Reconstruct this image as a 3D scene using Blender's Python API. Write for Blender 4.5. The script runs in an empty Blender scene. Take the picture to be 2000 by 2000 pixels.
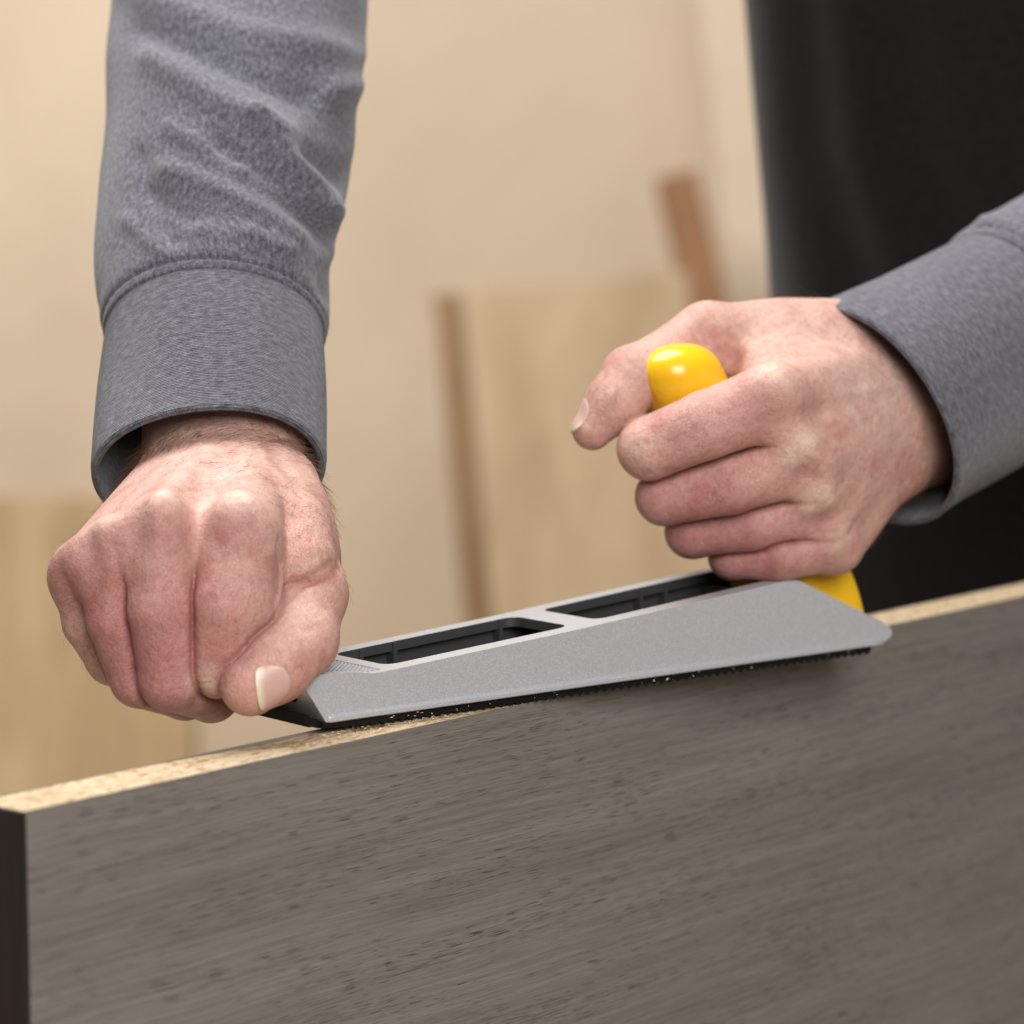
import bpy, bmesh, math, random
import numpy as np
from mathutils import Vector, Matrix

# ------------------------------------------------------------------ camera
# world: X along the panel, Y away from the camera, Z up; panel top at z = 0; metres
FPX = 5833.0                                   # focal length in pixels of the 2000 px photograph
RIGHT = np.array([0.63600741, -0.77167017, -0.00444221])
UP = np.array([0.08736939, 0.06628761, 0.99396808])
FWD = np.array([0.76672105, 0.63255917, -0.10957976])
CAM = np.array([-0.70881461, -0.62784738, 0.174194])
scene = bpy.context.scene
cd = bpy.data.cameras.new('camera')
cam = bpy.data.objects.new('camera', cd)
scene.collection.objects.link(cam)
cam.matrix_world = Matrix(((RIGHT[0], UP[0], -FWD[0], CAM[0]), (RIGHT[1], UP[1], -FWD[1], CAM[1]),
                           (RIGHT[2], UP[2], -FWD[2], CAM[2]), (0, 0, 0, 1)))
cd.sensor_width = 36; cd.sensor_height = 36; cd.lens = 36 * FPX / 2000
cd.clip_start = 0.05; cd.clip_end = 50
cd.dof.use_dof = True; cd.dof.focus_distance = 0.985; cd.dof.aperture_fstop = 8.8
scene.camera = cam

def unproj(u, v, d):
    return CAM + (FWD + RIGHT * ((u - 1000) / FPX) - UP * ((v - 1000) / FPX)) * d
def project(P):
    q = np.asarray(P) - CAM; z = q @ FWD
    return 1000 + FPX * (q @ RIGHT) / z, 1000 - FPX * (q @ UP) / z

# ------------------------------------------------------------------ light
w = bpy.data.worlds.new('World'); scene.world = w; w.use_nodes = True
bg = w.node_tree.nodes['Background']; bg.inputs[0].default_value = (1.0, 0.98, 0.96, 1); bg.inputs[1].default_value = 0.15
def area(name, loc, target, size, power, color=(1, 1, 1), size_y=None):
    l = bpy.data.lights.new(name, 'AREA'); l.energy = power; l.color = color
    l.shape = 'RECTANGLE'; l.size = size; l.size_y = size_y or size
    o = bpy.data.objects.new(name, l); scene.collection.objects.link(o)
    o.location = loc
    o.rotation_euler = (Vector(target) - Vector(loc)).to_track_quat('-Z', 'Y').to_euler()
    return o
MID = unproj(900, 1000, 1.0)
FH = np.array([FWD[0], FWD[1], 0]); FH /= np.linalg.norm(FH)
RH_ = np.array([RIGHT[0], RIGHT[1], 0]); RH_ /= np.linalg.norm(RH_)
Z = np.array([0, 0, 1.0])
area('key_softbox', MID - RH_ * 0.30 + FH * 0.38 + Z * 1.2, MID, 1.0, 34, (1, 0.99, 0.98))
area('front_softbox', MID + RH_ * 0.45 - FH * 1.75 + Z * 0.95, MID, 1.1, 46, (1, 0.995, 0.99))
area('wall_fill', MID + FH * 1.9 - RH_ * 1.0 + Z * 1.7, MID + FH * 3.9 - RH_ * 0.1, 1.6, 92, (1, 0.98, 0.955))  # added fill light, unseen, brightens the wall and boards behind
scene.view_settings.view_transform = 'Standard'
scene.view_settings.look = 'None'
scene.view_settings.exposure = 0.0
scene.view_settings.gamma = 1.0
scene.render.engine = 'CYCLES'
scene.cycles.use_denoising = True
scene.cycles.max_bounces = 8

# ------------------------------------------------------------------ helpers
COL = scene.collection
def link(o, parent=None):
    COL.objects.link(o)
    if parent is not None: o.parent = parent
    return o
def empty(name, loc, label, cat):
    o = bpy.data.objects.new(name, None); o.location = loc; o['label'] = label; o['category'] = cat
    o.empty_display_size = 0.02
    return link(o)
def mesh_np(name, V, faces, mat=None, parent=None, smooth=True, uv=None, col=None):
    """V (n,3) world; faces (m,4) int or list of lists"""
    V = np.asarray(V, dtype=np.float64)
    if parent is not None: V = V - np.array(parent.location_total)
    me = bpy.data.meshes.new(name)
    if isinstance(faces, np.ndarray):
        m, k = faces.shape
        me.vertices.add(len(V)); me.vertices.foreach_set('co', V.astype(np.float32).ravel())
        me.loops.add(m * k); me.loops.foreach_set('vertex_index', faces.astype(np.int32).ravel())
        me.polygons.add(m); me.polygons.foreach_set('loop_start', np.arange(0, m * k, k, dtype=np.int32))
        me.update(calc_edges=True)
    else:
        me.from_pydata([tuple(p) for p in V], [], faces)
    me.validate()
    if uv is not None:
        lay = me.uv_layers.new(name='UVMap')
        li = np.empty(len(me.loops), np.int32); me.loops.foreach_get('vertex_index', li)
        lay.data.foreach_set('uv', np.asarray(uv, np.float32)[li].ravel())
    if col is not None:
        a = me.color_attributes.new('tone', 'FLOAT_COLOR', 'POINT')
        c = np.ones((len(V), 4), np.float32); c[:, :3] = col
        a.data.foreach_set('color', c.ravel())
    if smooth: me.polygons.foreach_set('use_smooth', np.ones(len(me.polygons), bool))
    if mat is not None: me.materials.append(mat)
    o = bpy.data.objects.new(name, me)
    return link(o, parent.ob if parent is not None else None)
class Root:
    """a thing: an empty, and its location so children can be given in world space"""
    def __init__(s, ob, loc): s.ob = ob; s.location_total = loc
def thing(name, loc, label, cat):
    return Root(empty(name, tuple(loc), label, cat), tuple(loc))
def sub(o, r):                                  # a part that has sub-parts (its own origin equals its thing's)
    return Root(o, r.location_total)

def new_mat(name):
    m = bpy.data.materials.new(name); m.use_nodes = True
    nt = m.node_tree; b = nt.nodes['Principled BSDF']
    return m, nt, b
def N(nt, typ, **kw):
    n = nt.nodes.new(typ)
    for k, v in kw.items():
        if k.startswith('i_'): n.inputs[k[2:].replace('_', ' ')].default_value = v
        else: setattr(n, k, v)
    return n
def ramp(nt, src, stops, interp='LINEAR'):
    r = nt.nodes.new('ShaderNodeValToRGB'); r.color_ramp.interpolation = interp
    e = r.color_ramp.elements
    while len(e) < len(stops): e.new(0.5)
    for q, (p, c) in zip(e, stops): q.position = p; q.color = (*c, 1) if len(c) == 3 else c
    nt.links.new(src, r.inputs[0]); return r
def mix(nt, a, b, fac, mode='MIX'):
    m = nt.nodes.new('ShaderNodeMix'); m.data_type = 'RGBA'; m.blend_type = mode
    for sock, v in ((m.inputs[6], a), (m.inputs[7], b), (m.inputs[0], fac)):
        if isinstance(v, bpy.types.NodeSocket): nt.links.new(v, sock)
        elif isinstance(v, (int, float)): sock.default_value = v
        else: sock.default_value = (*v, 1)
    return m.outputs[2]
def coords(nt, kind='Object', scale=(1, 1, 1), rot=(0, 0, 0)):
    t = nt.nodes.new('ShaderNodeTexCoord'); mp = nt.nodes.new('ShaderNodeMapping')
    mp.inputs['Scale'].default_value = scale; mp.inputs['Rotation'].default_value = rot
    nt.links.new(t.outputs[kind], mp.inputs[0]); return mp.outputs[0]
def noise(nt, vec, scale, detail=4, rough=0.5, dist=0.0):
    n = N(nt, 'ShaderNodeTexNoise'); n.inputs['Scale'].default_value = scale; n.inputs['Detail'].default_value = detail
    n.inputs['Roughness'].default_value = rough; n.inputs['Distortion'].default_value = dist
    nt.links.new(vec, n.inputs['Vector']); return n.outputs['Fac']
def bump(nt, h, strength, dist, prev=None):
    b = nt.nodes.new('ShaderNodeBump'); b.inputs['Strength'].default_value = strength; b.inputs['Distance'].default_value = dist
    nt.links.new(h, b.inputs['Height'])
    if prev is not None: nt.links.new(prev, b.inputs['Normal'])
    return b.outputs[0]
def math_(nt, op, a, b=None, c=None):
    m = nt.nodes.new('ShaderNodeMath'); m.operation = op
    for i, v in enumerate((a, b, c)):
        if v is None: continue
        if isinstance(v, bpy.types.NodeSocket): nt.links.new(v, m.inputs[i])
        else: m.inputs[i].default_value = v
    return m.outputs[0]

# ------------------------------------------------------------------ materials
def skin_material():
    m, nt, b = new_mat('skin')
    v = coords(nt)
    a = N(nt, 'ShaderNodeAttribute', attribute_name='tone')
    n1 = noise(nt, v, 90, 4, 0.6); n2 = noise(nt, v, 420, 4, 0.6)
    c = mix(nt, a.outputs['Color'], ramp(nt, n1, [(0.3, (0.82, 0.63, 0.60)), (0.52, (1, 1, 1)), (0.72, (1.08, 1.04, 0.98))]).outputs[0], 0.75, 'MULTIPLY')
    c = mix(nt, c, ramp(nt, n2, [(0.3, (0.82, 0.70, 0.68)), (0.55, (1, 1, 1)), (0.8, (1.07, 1.07, 1.06))]).outputs[0], 0.7, 'MULTIPLY')
    nt.links.new(c, b.inputs['Base Color'])
    b.inputs['Subsurface Weight'].default_value = 0.13
    b.inputs['Subsurface Radius'].default_value = (1.0, 0.32, 0.18)
    b.inputs['Subsurface Scale'].default_value = 0.0045
    b.inputs['Roughness'].default_value = 0.5
    b.inputs['Specular IOR Level'].default_value = 0.42
    r = ramp(nt, noise(nt, v, 260, 3), [(0.3, (0.42,) * 3), (0.7, (0.6,) * 3)]); nt.links.new(r.outputs[0], b.inputs['Roughness'])
    vo = N(nt, 'ShaderNodeTexVoronoi', feature='DISTANCE_TO_EDGE'); vo.inputs['Scale'].default_value = 900
    wv = N(nt, 'ShaderNodeVectorMath', operation='ADD')
    nz = N(nt, 'ShaderNodeTexNoise'); nz.inputs['Scale'].default_value = 300; nt.links.new(v, nz.inputs['Vector'])
    sc = N(nt, 'ShaderNodeVectorMath', operation='SCALE'); sc.inputs['Scale'].default_value = 0.0016
    nt.links.new(nz.outputs['Color'], sc.inputs[0]); nt.links.new(v, wv.inputs[0]); nt.links.new(sc.outputs[0], wv.inputs[1])
    nt.links.new(wv.outputs[0], vo.inputs['Vector'])
    h = math_(nt, 'MINIMUM', vo.outputs['Distance'], 0.12)
    b1 = bump(nt, h, 0.8, 0.0013)
    b2 = bump(nt, noise(nt, v, 650, 5, 0.65), 0.5, 0.0008, b1)
    b3 = bump(nt, noise(nt, v, 170, 4, 0.6), 0.5, 0.0013, b2)
    nt.links.new(b3, b.inputs['Normal'])
    return m
def nail_material():
    m, nt, b = new_mat('nail')
    uvc = coords(nt, 'UV')
    sx = N(nt, 'ShaderNodeSeparateXYZ'); nt.links.new(uvc, sx.inputs[0])
    wob = math_(nt, 'ADD', sx.outputs[0], math_(nt, 'MULTIPLY', math_(nt, 'POWER', math_(nt, 'ABSOLUTE', math_(nt, 'SUBTRACT', sx.outputs[1], 0.5)), 2.0), 0.35))
    c = ramp(nt, wob, [(0.0, (0.50, 0.24, 0.21)), (0.07, (0.62, 0.40, 0.35)), (0.25, (0.61, 0.365, 0.315)), (0.74, (0.60, 0.35, 0.30)), (0.84, (0.66, 0.46, 0.37)), (0.91, (0.70, 0.57, 0.42)), (1.0, (0.72, 0.61, 0.45))])
    nt.links.new(c.outputs[0], b.inputs['Base Color'])
    b.inputs['Roughness'].default_value = 0.33
    b.inputs['Subsurface Weight'].default_value = 0.15; b.inputs['Subsurface Scale'].default_value = 0.002
    st = coords(nt, 'UV', (1, 22, 1))
    nt.links.new(bump(nt, noise(nt, st, 1.5, 2), 0.25, 0.0004), b.inputs['Normal'])
    return m
def fabric_material(name, cuff):
    m, nt, b = new_mat(name)
    uv = coords(nt, 'UV')                       # metres around, metres along
    big = noise(nt, coords(nt, 'UV', (1, 1, 1)), 14, 3)
    fib = noise(nt, coords(nt, 'UV', (1.0, 3.0, 1) if cuff else (1.5, 1.0, 1)), 380 if not cuff else 260, 5, 0.7)
    fine = noise(nt, coords(nt, 'UV', (1, 2.2, 1)), 900, 3, 0.6)
    v = math_(nt, 'ADD', math_(nt, 'MULTIPLY', fib, 0.62), math_(nt, 'ADD', math_(nt, 'MULTIPLY', fine, 0.28), math_(nt, 'MULTIPLY', big, 0.12)))
    c = ramp(nt, v, [(0.36, (0.034, 0.032, 0.041)), (0.46, (0.072, 0.069, 0.083)), (0.58, (0.155, 0.150, 0.172)), (0.68, (0.27, 0.266, 0.292))])
    sx = N(nt, 'ShaderNodeSeparateXYZ'); nt.links.new(uv, sx.inputs[0])
    k = 3400.0 if cuff else 4200.0
    k2 = 4300.0 if cuff else 5200.0
    row = math_(nt, 'FLOOR', math_(nt, 'MULTIPLY', sx.outputs[1], k2 / math.pi))
    wx = math_(nt, 'SINE', math_(nt, 'ADD', math_(nt, 'MULTIPLY', sx.outputs[0], k * 2), math_(nt, 'MULTIPLY', row, math.pi)))
    wy = math_(nt, 'ABSOLUTE', math_(nt, 'SINE', math_(nt, 'MULTIPLY', sx.outputs[1], k2)))
    h = math_(nt, 'ADD', math_(nt, 'MULTIPLY', wx, 0.3), wy)
    cc = mix(nt, c.outputs[0], ramp(nt, h, [(0.0, (0.45,) * 3), (0.75, (1.1,) * 3)]).outputs[0], 0.8 if cuff else 0.3, 'MULTIPLY')
    nt.links.new(cc, b.inputs['Base Color'])
    b.inputs['Roughness'].default_value = 0.95; b.inputs['Specular IOR Level'].default_value = 0.15
    b.inputs['Sheen Weight'].default_value = 0.25; b.inputs['Sheen Roughness'].default_value = 0.5
    n1 = bump(nt, h, 0.6 if cuff else 0.3, 0.0005)
    n2 = bump(nt, noise(nt, coords(nt, 'UV'), 60, 4), 0.22, 0.002, n1)
    nt.links.new(n2, b.inputs['Normal'])
    return m
def plain(name, color, rough=0.6, metallic=0.0, spec=0.5):
    m, nt, b = new_mat(name)
    b.inputs['Base Color'].default_value = (*color, 1); b.inputs['Roughness'].default_value = rough
    b.inputs['Metallic'].default_value = metallic; b.inputs['Specular IOR Level'].default_value = spec
    return m
def dark_cloth():
    m, nt, b = new_mat('dark_cloth')
    c = ramp(nt, noise(nt, coords(nt), 300, 4), [(0.3, (0.0045, 0.004, 0.0042)), (0.7, (0.011, 0.0098, 0.0102))])
    nt.links.new(c.outputs[0], b.inputs['Base Color'])
    b.inputs['Roughness'].default_value = 0.9; b.inputs['Sheen Weight'].default_value = 0.12; b.inputs['Specular IOR Level'].default_value = 0.2
    return m
def silver_paint():
    m, nt, b = new_mat('silver_paint')
    v = coords(nt)
    vo = N(nt, 'ShaderNodeTexVoronoi'); vo.inputs['Scale'].default_value = 3600; nt.links.new(v, vo.inputs['Vector'])
    sep = N(nt, 'ShaderNodeSeparateColor'); nt.links.new(vo.outputs['Color'], sep.inputs[0])
    c = ramp(nt, sep.outputs[0], [(0.0, (0.45, 0.447, 0.468)), (0.6, (0.51, 0.507, 0.53)), (1.0, (0.62, 0.617, 0.636))])
    nt.links.new(c.outputs[0], b.inputs['Base Color'])
    b.inputs['Metallic'].default_value = 0.3; b.inputs['Roughness'].default_value = 0.34
    nm = bump(nt, sep.outputs[1], 0.16, 0.00035)
    nt.links.new(bump(nt, noise(nt, v, 900, 3), 0.12, 0.0005, nm), b.inputs['Normal'])
    b.inputs['Coat Weight'].default_value = 0.15; b.inputs['Coat Roughness'].default_value = 0.3
    return m
def laminate_material():
    m, nt, b = new_mat('grey_oak_laminate')
    warp = noise(nt, coords(nt, 'Object', (3.0, 1, 9)), 1.0, 3)
    wv = N(nt, 'ShaderNodeCombineXYZ'); nt.links.new(math_(nt, 'MULTIPLY', math_(nt, 'SUBTRACT', warp, 0.5), 0.014), wv.inputs[2])
    def gv(scale):
        t = N(nt, 'ShaderNodeTexCoord'); ad = N(nt, 'ShaderNodeVectorMath', operation='ADD'); mp = N(nt, 'ShaderNodeMapping')
        nt.links.new(t.outputs['Object'], ad.inputs[0]); nt.links.new(wv.outputs[0], ad.inputs[1]); nt.links.new(ad.outputs[0], mp.inputs[0])
        mp.inputs['Scale'].default_value = scale; mp.inputs['Rotation'].default_value = (0, math.radians(1.5), 0)
        return mp.outputs[0]
    broad = noise(nt, gv((2.5, 1, 60)), 1.0, 4, 0.55)
    mid_ = noise(nt, gv((12, 1, 640)), 1.0, 5, 0.65)
    fine = noise(nt, gv((40, 1, 2000)), 1.0, 3, 0.6)
    pores = noise(nt, gv((90, 1, 3000)), 1.0, 2, 0.5, 0.1)
    gate = noise(nt, gv((12, 1, 90)), 1.0, 3)
    v = math_(nt, 'ADD', math_(nt, 'MULTIPLY', broad, 0.28), math_(nt, 'ADD', math_(nt, 'MULTIPLY', mid_, 0.40), math_(nt, 'MULTIPLY', fine, 0.34)))
    c = ramp(nt, v, [(0.36, (0.112, 0.095, 0.080)), (0.51, (0.178, 0.156, 0.136)), (0.66, (0.240, 0.216, 0.193))])
    pm = ramp(nt, math_(nt, 'ADD', pores, math_(nt, 'MULTIPLY', gate, 0.35)), [(0.80, (0,) * 3), (0.86, (1,) * 3)]).outputs[0]
    cc = mix(nt, c.outputs[0], (0.034, 0.028, 0.023), math_(nt, 'MULTIPLY', pm, 0.75))
    nt.links.new(cc, b.inputs['Base Color'])
    b.inputs['Roughness'].default_value = 0.55; b.inputs['Specular IOR Level'].default_value = 0.35
    n1 = bump(nt, math_(nt, 'SUBTRACT', 1.0, pm), 0.5, 0.0004)
    nt.links.new(bump(nt, mid_, 0.3, 0.0006, n1), b.inputs['Normal'])
    return m
def particle_material():
    m, nt, b = new_mat('particle_board')
    v = coords(nt, 'Object', (0.45, 1, 1))
    vo = N(nt, 'ShaderNodeTexVoronoi'); vo.inputs['Scale'].default_value = 900; nt.links.new(v, vo.inputs['Vector'])
    sep = N(nt, 'ShaderNodeSeparateColor'); nt.links.new(vo.outputs['Color'], sep.inputs[0])
    c = ramp(nt, sep.outputs[0], [(0.0, (0.30, 0.17, 0.08)), (0.12, (0.44, 0.30, 0.17)), (0.3, (0.53, 0.40, 0.245)), (0.7, (0.60, 0.475, 0.31)), (1.0, (0.66, 0.545, 0.39))])
    vo2 = N(nt, 'ShaderNodeTexVoronoi'); vo2.inputs['Scale'].default_value = 2200; nt.links.new(v, vo2.inputs['Vector'])
    sep2 = N(nt, 'ShaderNodeSeparateColor'); nt.links.new(vo2.outputs['Color'], sep2.inputs[0])
    c2 = mix(nt, c.outputs[0], ramp(nt, sep2.outputs[0], [(0.0, (0.62, 0.5, 0.38)), (0.4, (0.98,) * 3), (1.0, (1.05,) * 3)]).outputs[0], 0.6, 'MULTIPLY')
    a = N(nt, 'ShaderNodeAttribute', attribute_name='tone')
    c3 = mix(nt, c2, a.outputs['Color'], 1.0, 'MULTIPLY')
    nt.links.new(c3, b.inputs['Base Color']); b.inputs['Roughness'].default_value = 0.9; b.inputs['Specular IOR Level'].default_value = 0.2
    n1 = bump(nt, sep.outputs[1], 0.5, 0.0006)
    nt.links.new(bump(nt, noise(nt, v, 1400, 4, 0.7), 0.6, 0.0006, n1), b.inputs['Normal'])
    return m
def wood_material(name, c0, c1, scale=(30, 30, 1.5), rough=0.7):
    m, nt, b = new_mat(name)
    n = noise(nt, coords(nt, 'Object', scale), 1.0, 5, 0.6, 0.6)
    c = ramp(nt, n, [(0.3, c0), (0.7, c1)]); nt.links.new(c.outputs[0], b.inputs['Base Color'])
    b.inputs['Roughness'].default_value = rough
    nt.links.new(bump(nt, n, 0.2, 0.002), b.inputs['Normal'])
    return m
def yellow_plastic():
    m, nt, b = new_mat('yellow_plastic')
    c = ramp(nt, noise(nt, coords(nt), 40, 3), [(0.3, (0.80, 0.44, 0.008)), (0.7, (0.86, 0.50, 0.010))]); nt.links.new(c.outputs[0], b.inputs['Base Color'])
    b.inputs['Roughness'].default_value = 0.24; b.inputs['Specular IOR Level'].default_value = 0.5
    b.inputs['Subsurface Weight'].default_value = 0.1; b.inputs['Subsurface Scale'].default_value = 0.003
    nt.links.new(bump(nt, noise(nt, coords(nt), 500, 3), 0.05, 0.0005), b.inputs['Normal'])
    return m
M_SKIN = skin_material(); M_NAIL = nail_material()
M_SLEEVE = fabric_material('grey_marl_jersey', False); M_CUFF = fabric_material('grey_rib_knit', True)
M_DARK = dark_cloth(); M_SILVER = silver_paint(); M_LAM = laminate_material(); M_CORE = particle_material()
M_YEL = yellow_plastic()
M_BLADE = plain('black_steel', (0.012, 0.012, 0.013), 0.38, 0.6)
M_INSIDE = plain('dark_grey_inside', (0.05, 0.048, 0.05), 0.6, 0.3)
M_ZINC = plain('zinc_steel', (0.62, 0.66, 0.68), 0.28, 1.0)
M_EDGE = wood_material('dark_edge_band', (0.010, 0.007, 0.005), (0.034, 0.024, 0.017), (260, 260, 3), 0.5)
M_WALL = wood_material('pale_plywood', (0.575, 0.455, 0.33), (0.68, 0.55, 0.41), (1.9, 1.9, 1.4))
M_PLANK = wood_material('pale_board', (0.36, 0.245, 0.14), (0.52, 0.38, 0.24), (9, 9, 1.6))
M_PLANK2 = wood_material('pine_board', (0.26, 0.17, 0.08), (0.44, 0.315, 0.17), (12, 12, 1.0))
M_BROWN = wood_material('brown_board', (0.20, 0.085, 0.035), (0.30, 0.145, 0.06), (20, 20, 2))
M_EDGEB = wood_material('tan_edge', (0.18, 0.10, 0.042), (0.27, 0.16, 0.075), (20, 20, 2))
M_FLOOR = wood_material('floor_boards', (0.42, 0.32, 0.21), (0.52, 0.41, 0.28), (3, 20, 3))
M_HAIR = plain('brown_hair', (0.15, 0.07, 0.033), 0.45)

# ------------------------------------------------------------------ SDF toolkit (millimetres in a camera-aligned local frame)
def smin(a, b, k):
    h = np.maximum(k - np.abs(a - b), 0) / k
    return np.minimum(a, b) - h * h * k * 0.25
def seg_t(P, a, b):
    ab = b - a; L = float(ab @ ab) or 1e-9
    return np.clip(((P - a) @ ab) / L, 0, 1)
def rcone(P, a, b, ra, rb):
    t = seg_t(P, a, b)
    return np.sqrt((((P - a) - t[:, None] * (b - a)) ** 2).sum(1)) - (ra + t * (rb - ra))
def seg_d(P, a, b):
    t = seg_t(P, a, b)
    return np.sqrt((((P - a) - t[:, None] * (b - a)) ** 2).sum(1))
def poly_d(P, pts):
    d = None
    for a, b in zip(pts[:-1], pts[1:]):
        q = seg_d(P, a, b); d = q if d is None else np.minimum(d, q)
    return d
def surface_nets(val, org, h):
    s = val < 0
    n = np.array(val.shape)
    c = [(i, j, k) for i in (0, 1) for j in (0, 1) for k in (0, 1)]
    sl = lambda A, o: A[o[0]:n[0] - 1 + o[0], o[1]:n[1] - 1 + o[1], o[2]:n[2] - 1 + o[2]]
    cnt = sum(sl(s, o).astype(np.int8) for o in c)
    act = (cnt > 0) & (cnt < 8)
    ijk = np.argwhere(act)
    vid = -np.ones(act.shape, np.int64); vid[act] = np.arange(len(ijk))
    acc = np.zeros((len(ijk), 3)); num = np.zeros(len(ijk))
    for o in c:
        for ax in range(3):
            if o[ax]: continue
            o2 = list(o); o2[ax] = 1
            a = sl(val, o)[act]; b = sl(val, tuple(o2))[act]
            x = (a < 0) != (b < 0)
            t = np.where(x, a / np.where(x, a - b, 1), 0)
            p = np.tile(np.array(o, float), (len(ijk), 1)); p[:, ax] += t
            acc[x] += p[x]; num[x] += 1
    V = org + (ijk + acc / num[:, None]) * h
    F = []
    for ax in range(3):
        o1, o2 = [(1, 2), (2, 0), (0, 1)][ax]
        sh = [slice(None)] * 3; sh[ax] = slice(0, n[ax] - 1); a = s[tuple(sh)]
        sh[ax] = slice(1, n[ax]); b = s[tuple(sh)]
        e = np.argwhere(a != b)
        ok = (e[:, o1] > 0) & (e[:, o2] > 0) & (e[:, o1] < n[o1] - 1) & (e[:, o2] < n[o2] - 1)
        e = e[ok]; inside = a[tuple(e.T)]
        q = []
        for d1, d2 in ((-1, -1), (0, -1), (0, 0), (-1, 0)):
            g = e.copy(); g[:, o1] += d1; g[:, o2] += d2; q.append(vid[tuple(g.T)])
        q = np.stack(q, 1); q[~inside] = q[~inside][:, ::-1]
        F.append(q)
    return V, np.concatenate(F)
def polygonise(f, lo, hi, h, refine=True):
    lo = np.asarray(lo, float); hi = np.asarray(hi, float)
    B = 4; nb = np.ceil((hi - lo) / (h * B)).astype(int)
    gx = [lo[i] + (np.arange(nb[i]) + 0.5) * h * B for i in range(3)]
    G = np.stack(np.meshgrid(*gx, indexing='ij'), -1).reshape(-1, 3)
    coarse = f(G).reshape(nb)
    val = np.repeat(np.repeat(np.repeat(coarse, B, 0), B, 1), B, 2).astype(np.float64)
    near = np.repeat(np.repeat(np.repeat(np.abs(coarse) < h * B * 1.25, B, 0), B, 1), B, 2)
    idx = np.argwhere(near)
    out = np.empty(len(idx))
    for i in range(0, len(idx), 400000):
        out[i:i + 400000] = f(lo + idx[i:i + 400000] * h)
    val[near] = out
    V, Fc = surface_nets(val, lo, h)
    if refine:
        for _ in range(2):
            g = grad(f, V); V = V - g * np.clip(f(V) / np.maximum((g * g).sum(1), 0.3), -0.35 * h, 0.35 * h)[:, None]
    return V, Fc
def grad(f, V, e=0.35):
    g = np.empty_like(V)
    for i in range(3):
        d = np.zeros(3); d[i] = e
        g[:, i] = (f(V + d) - f(V - d)) / (2 * e)
    return g

class Frame:
    """local millimetres: x = image right, y = image up, z = towards the camera, about a point of the scene"""
    def __init__(s, u, v, d): s.o = unproj(u, v, d); s.d = d
    def J(s, u, v, e):
        q = unproj(u, v, s.d - e / 1000) - s.o
        return 1000 * np.array([q @ RIGHT, q @ UP, -(q @ FWD)])
    def world(s, P):
        P = np.asarray(P) / 1000
        return s.o + P[:, :1] * RIGHT + P[:, 1:2] * UP - P[:, 2:3] * FWD

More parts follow.
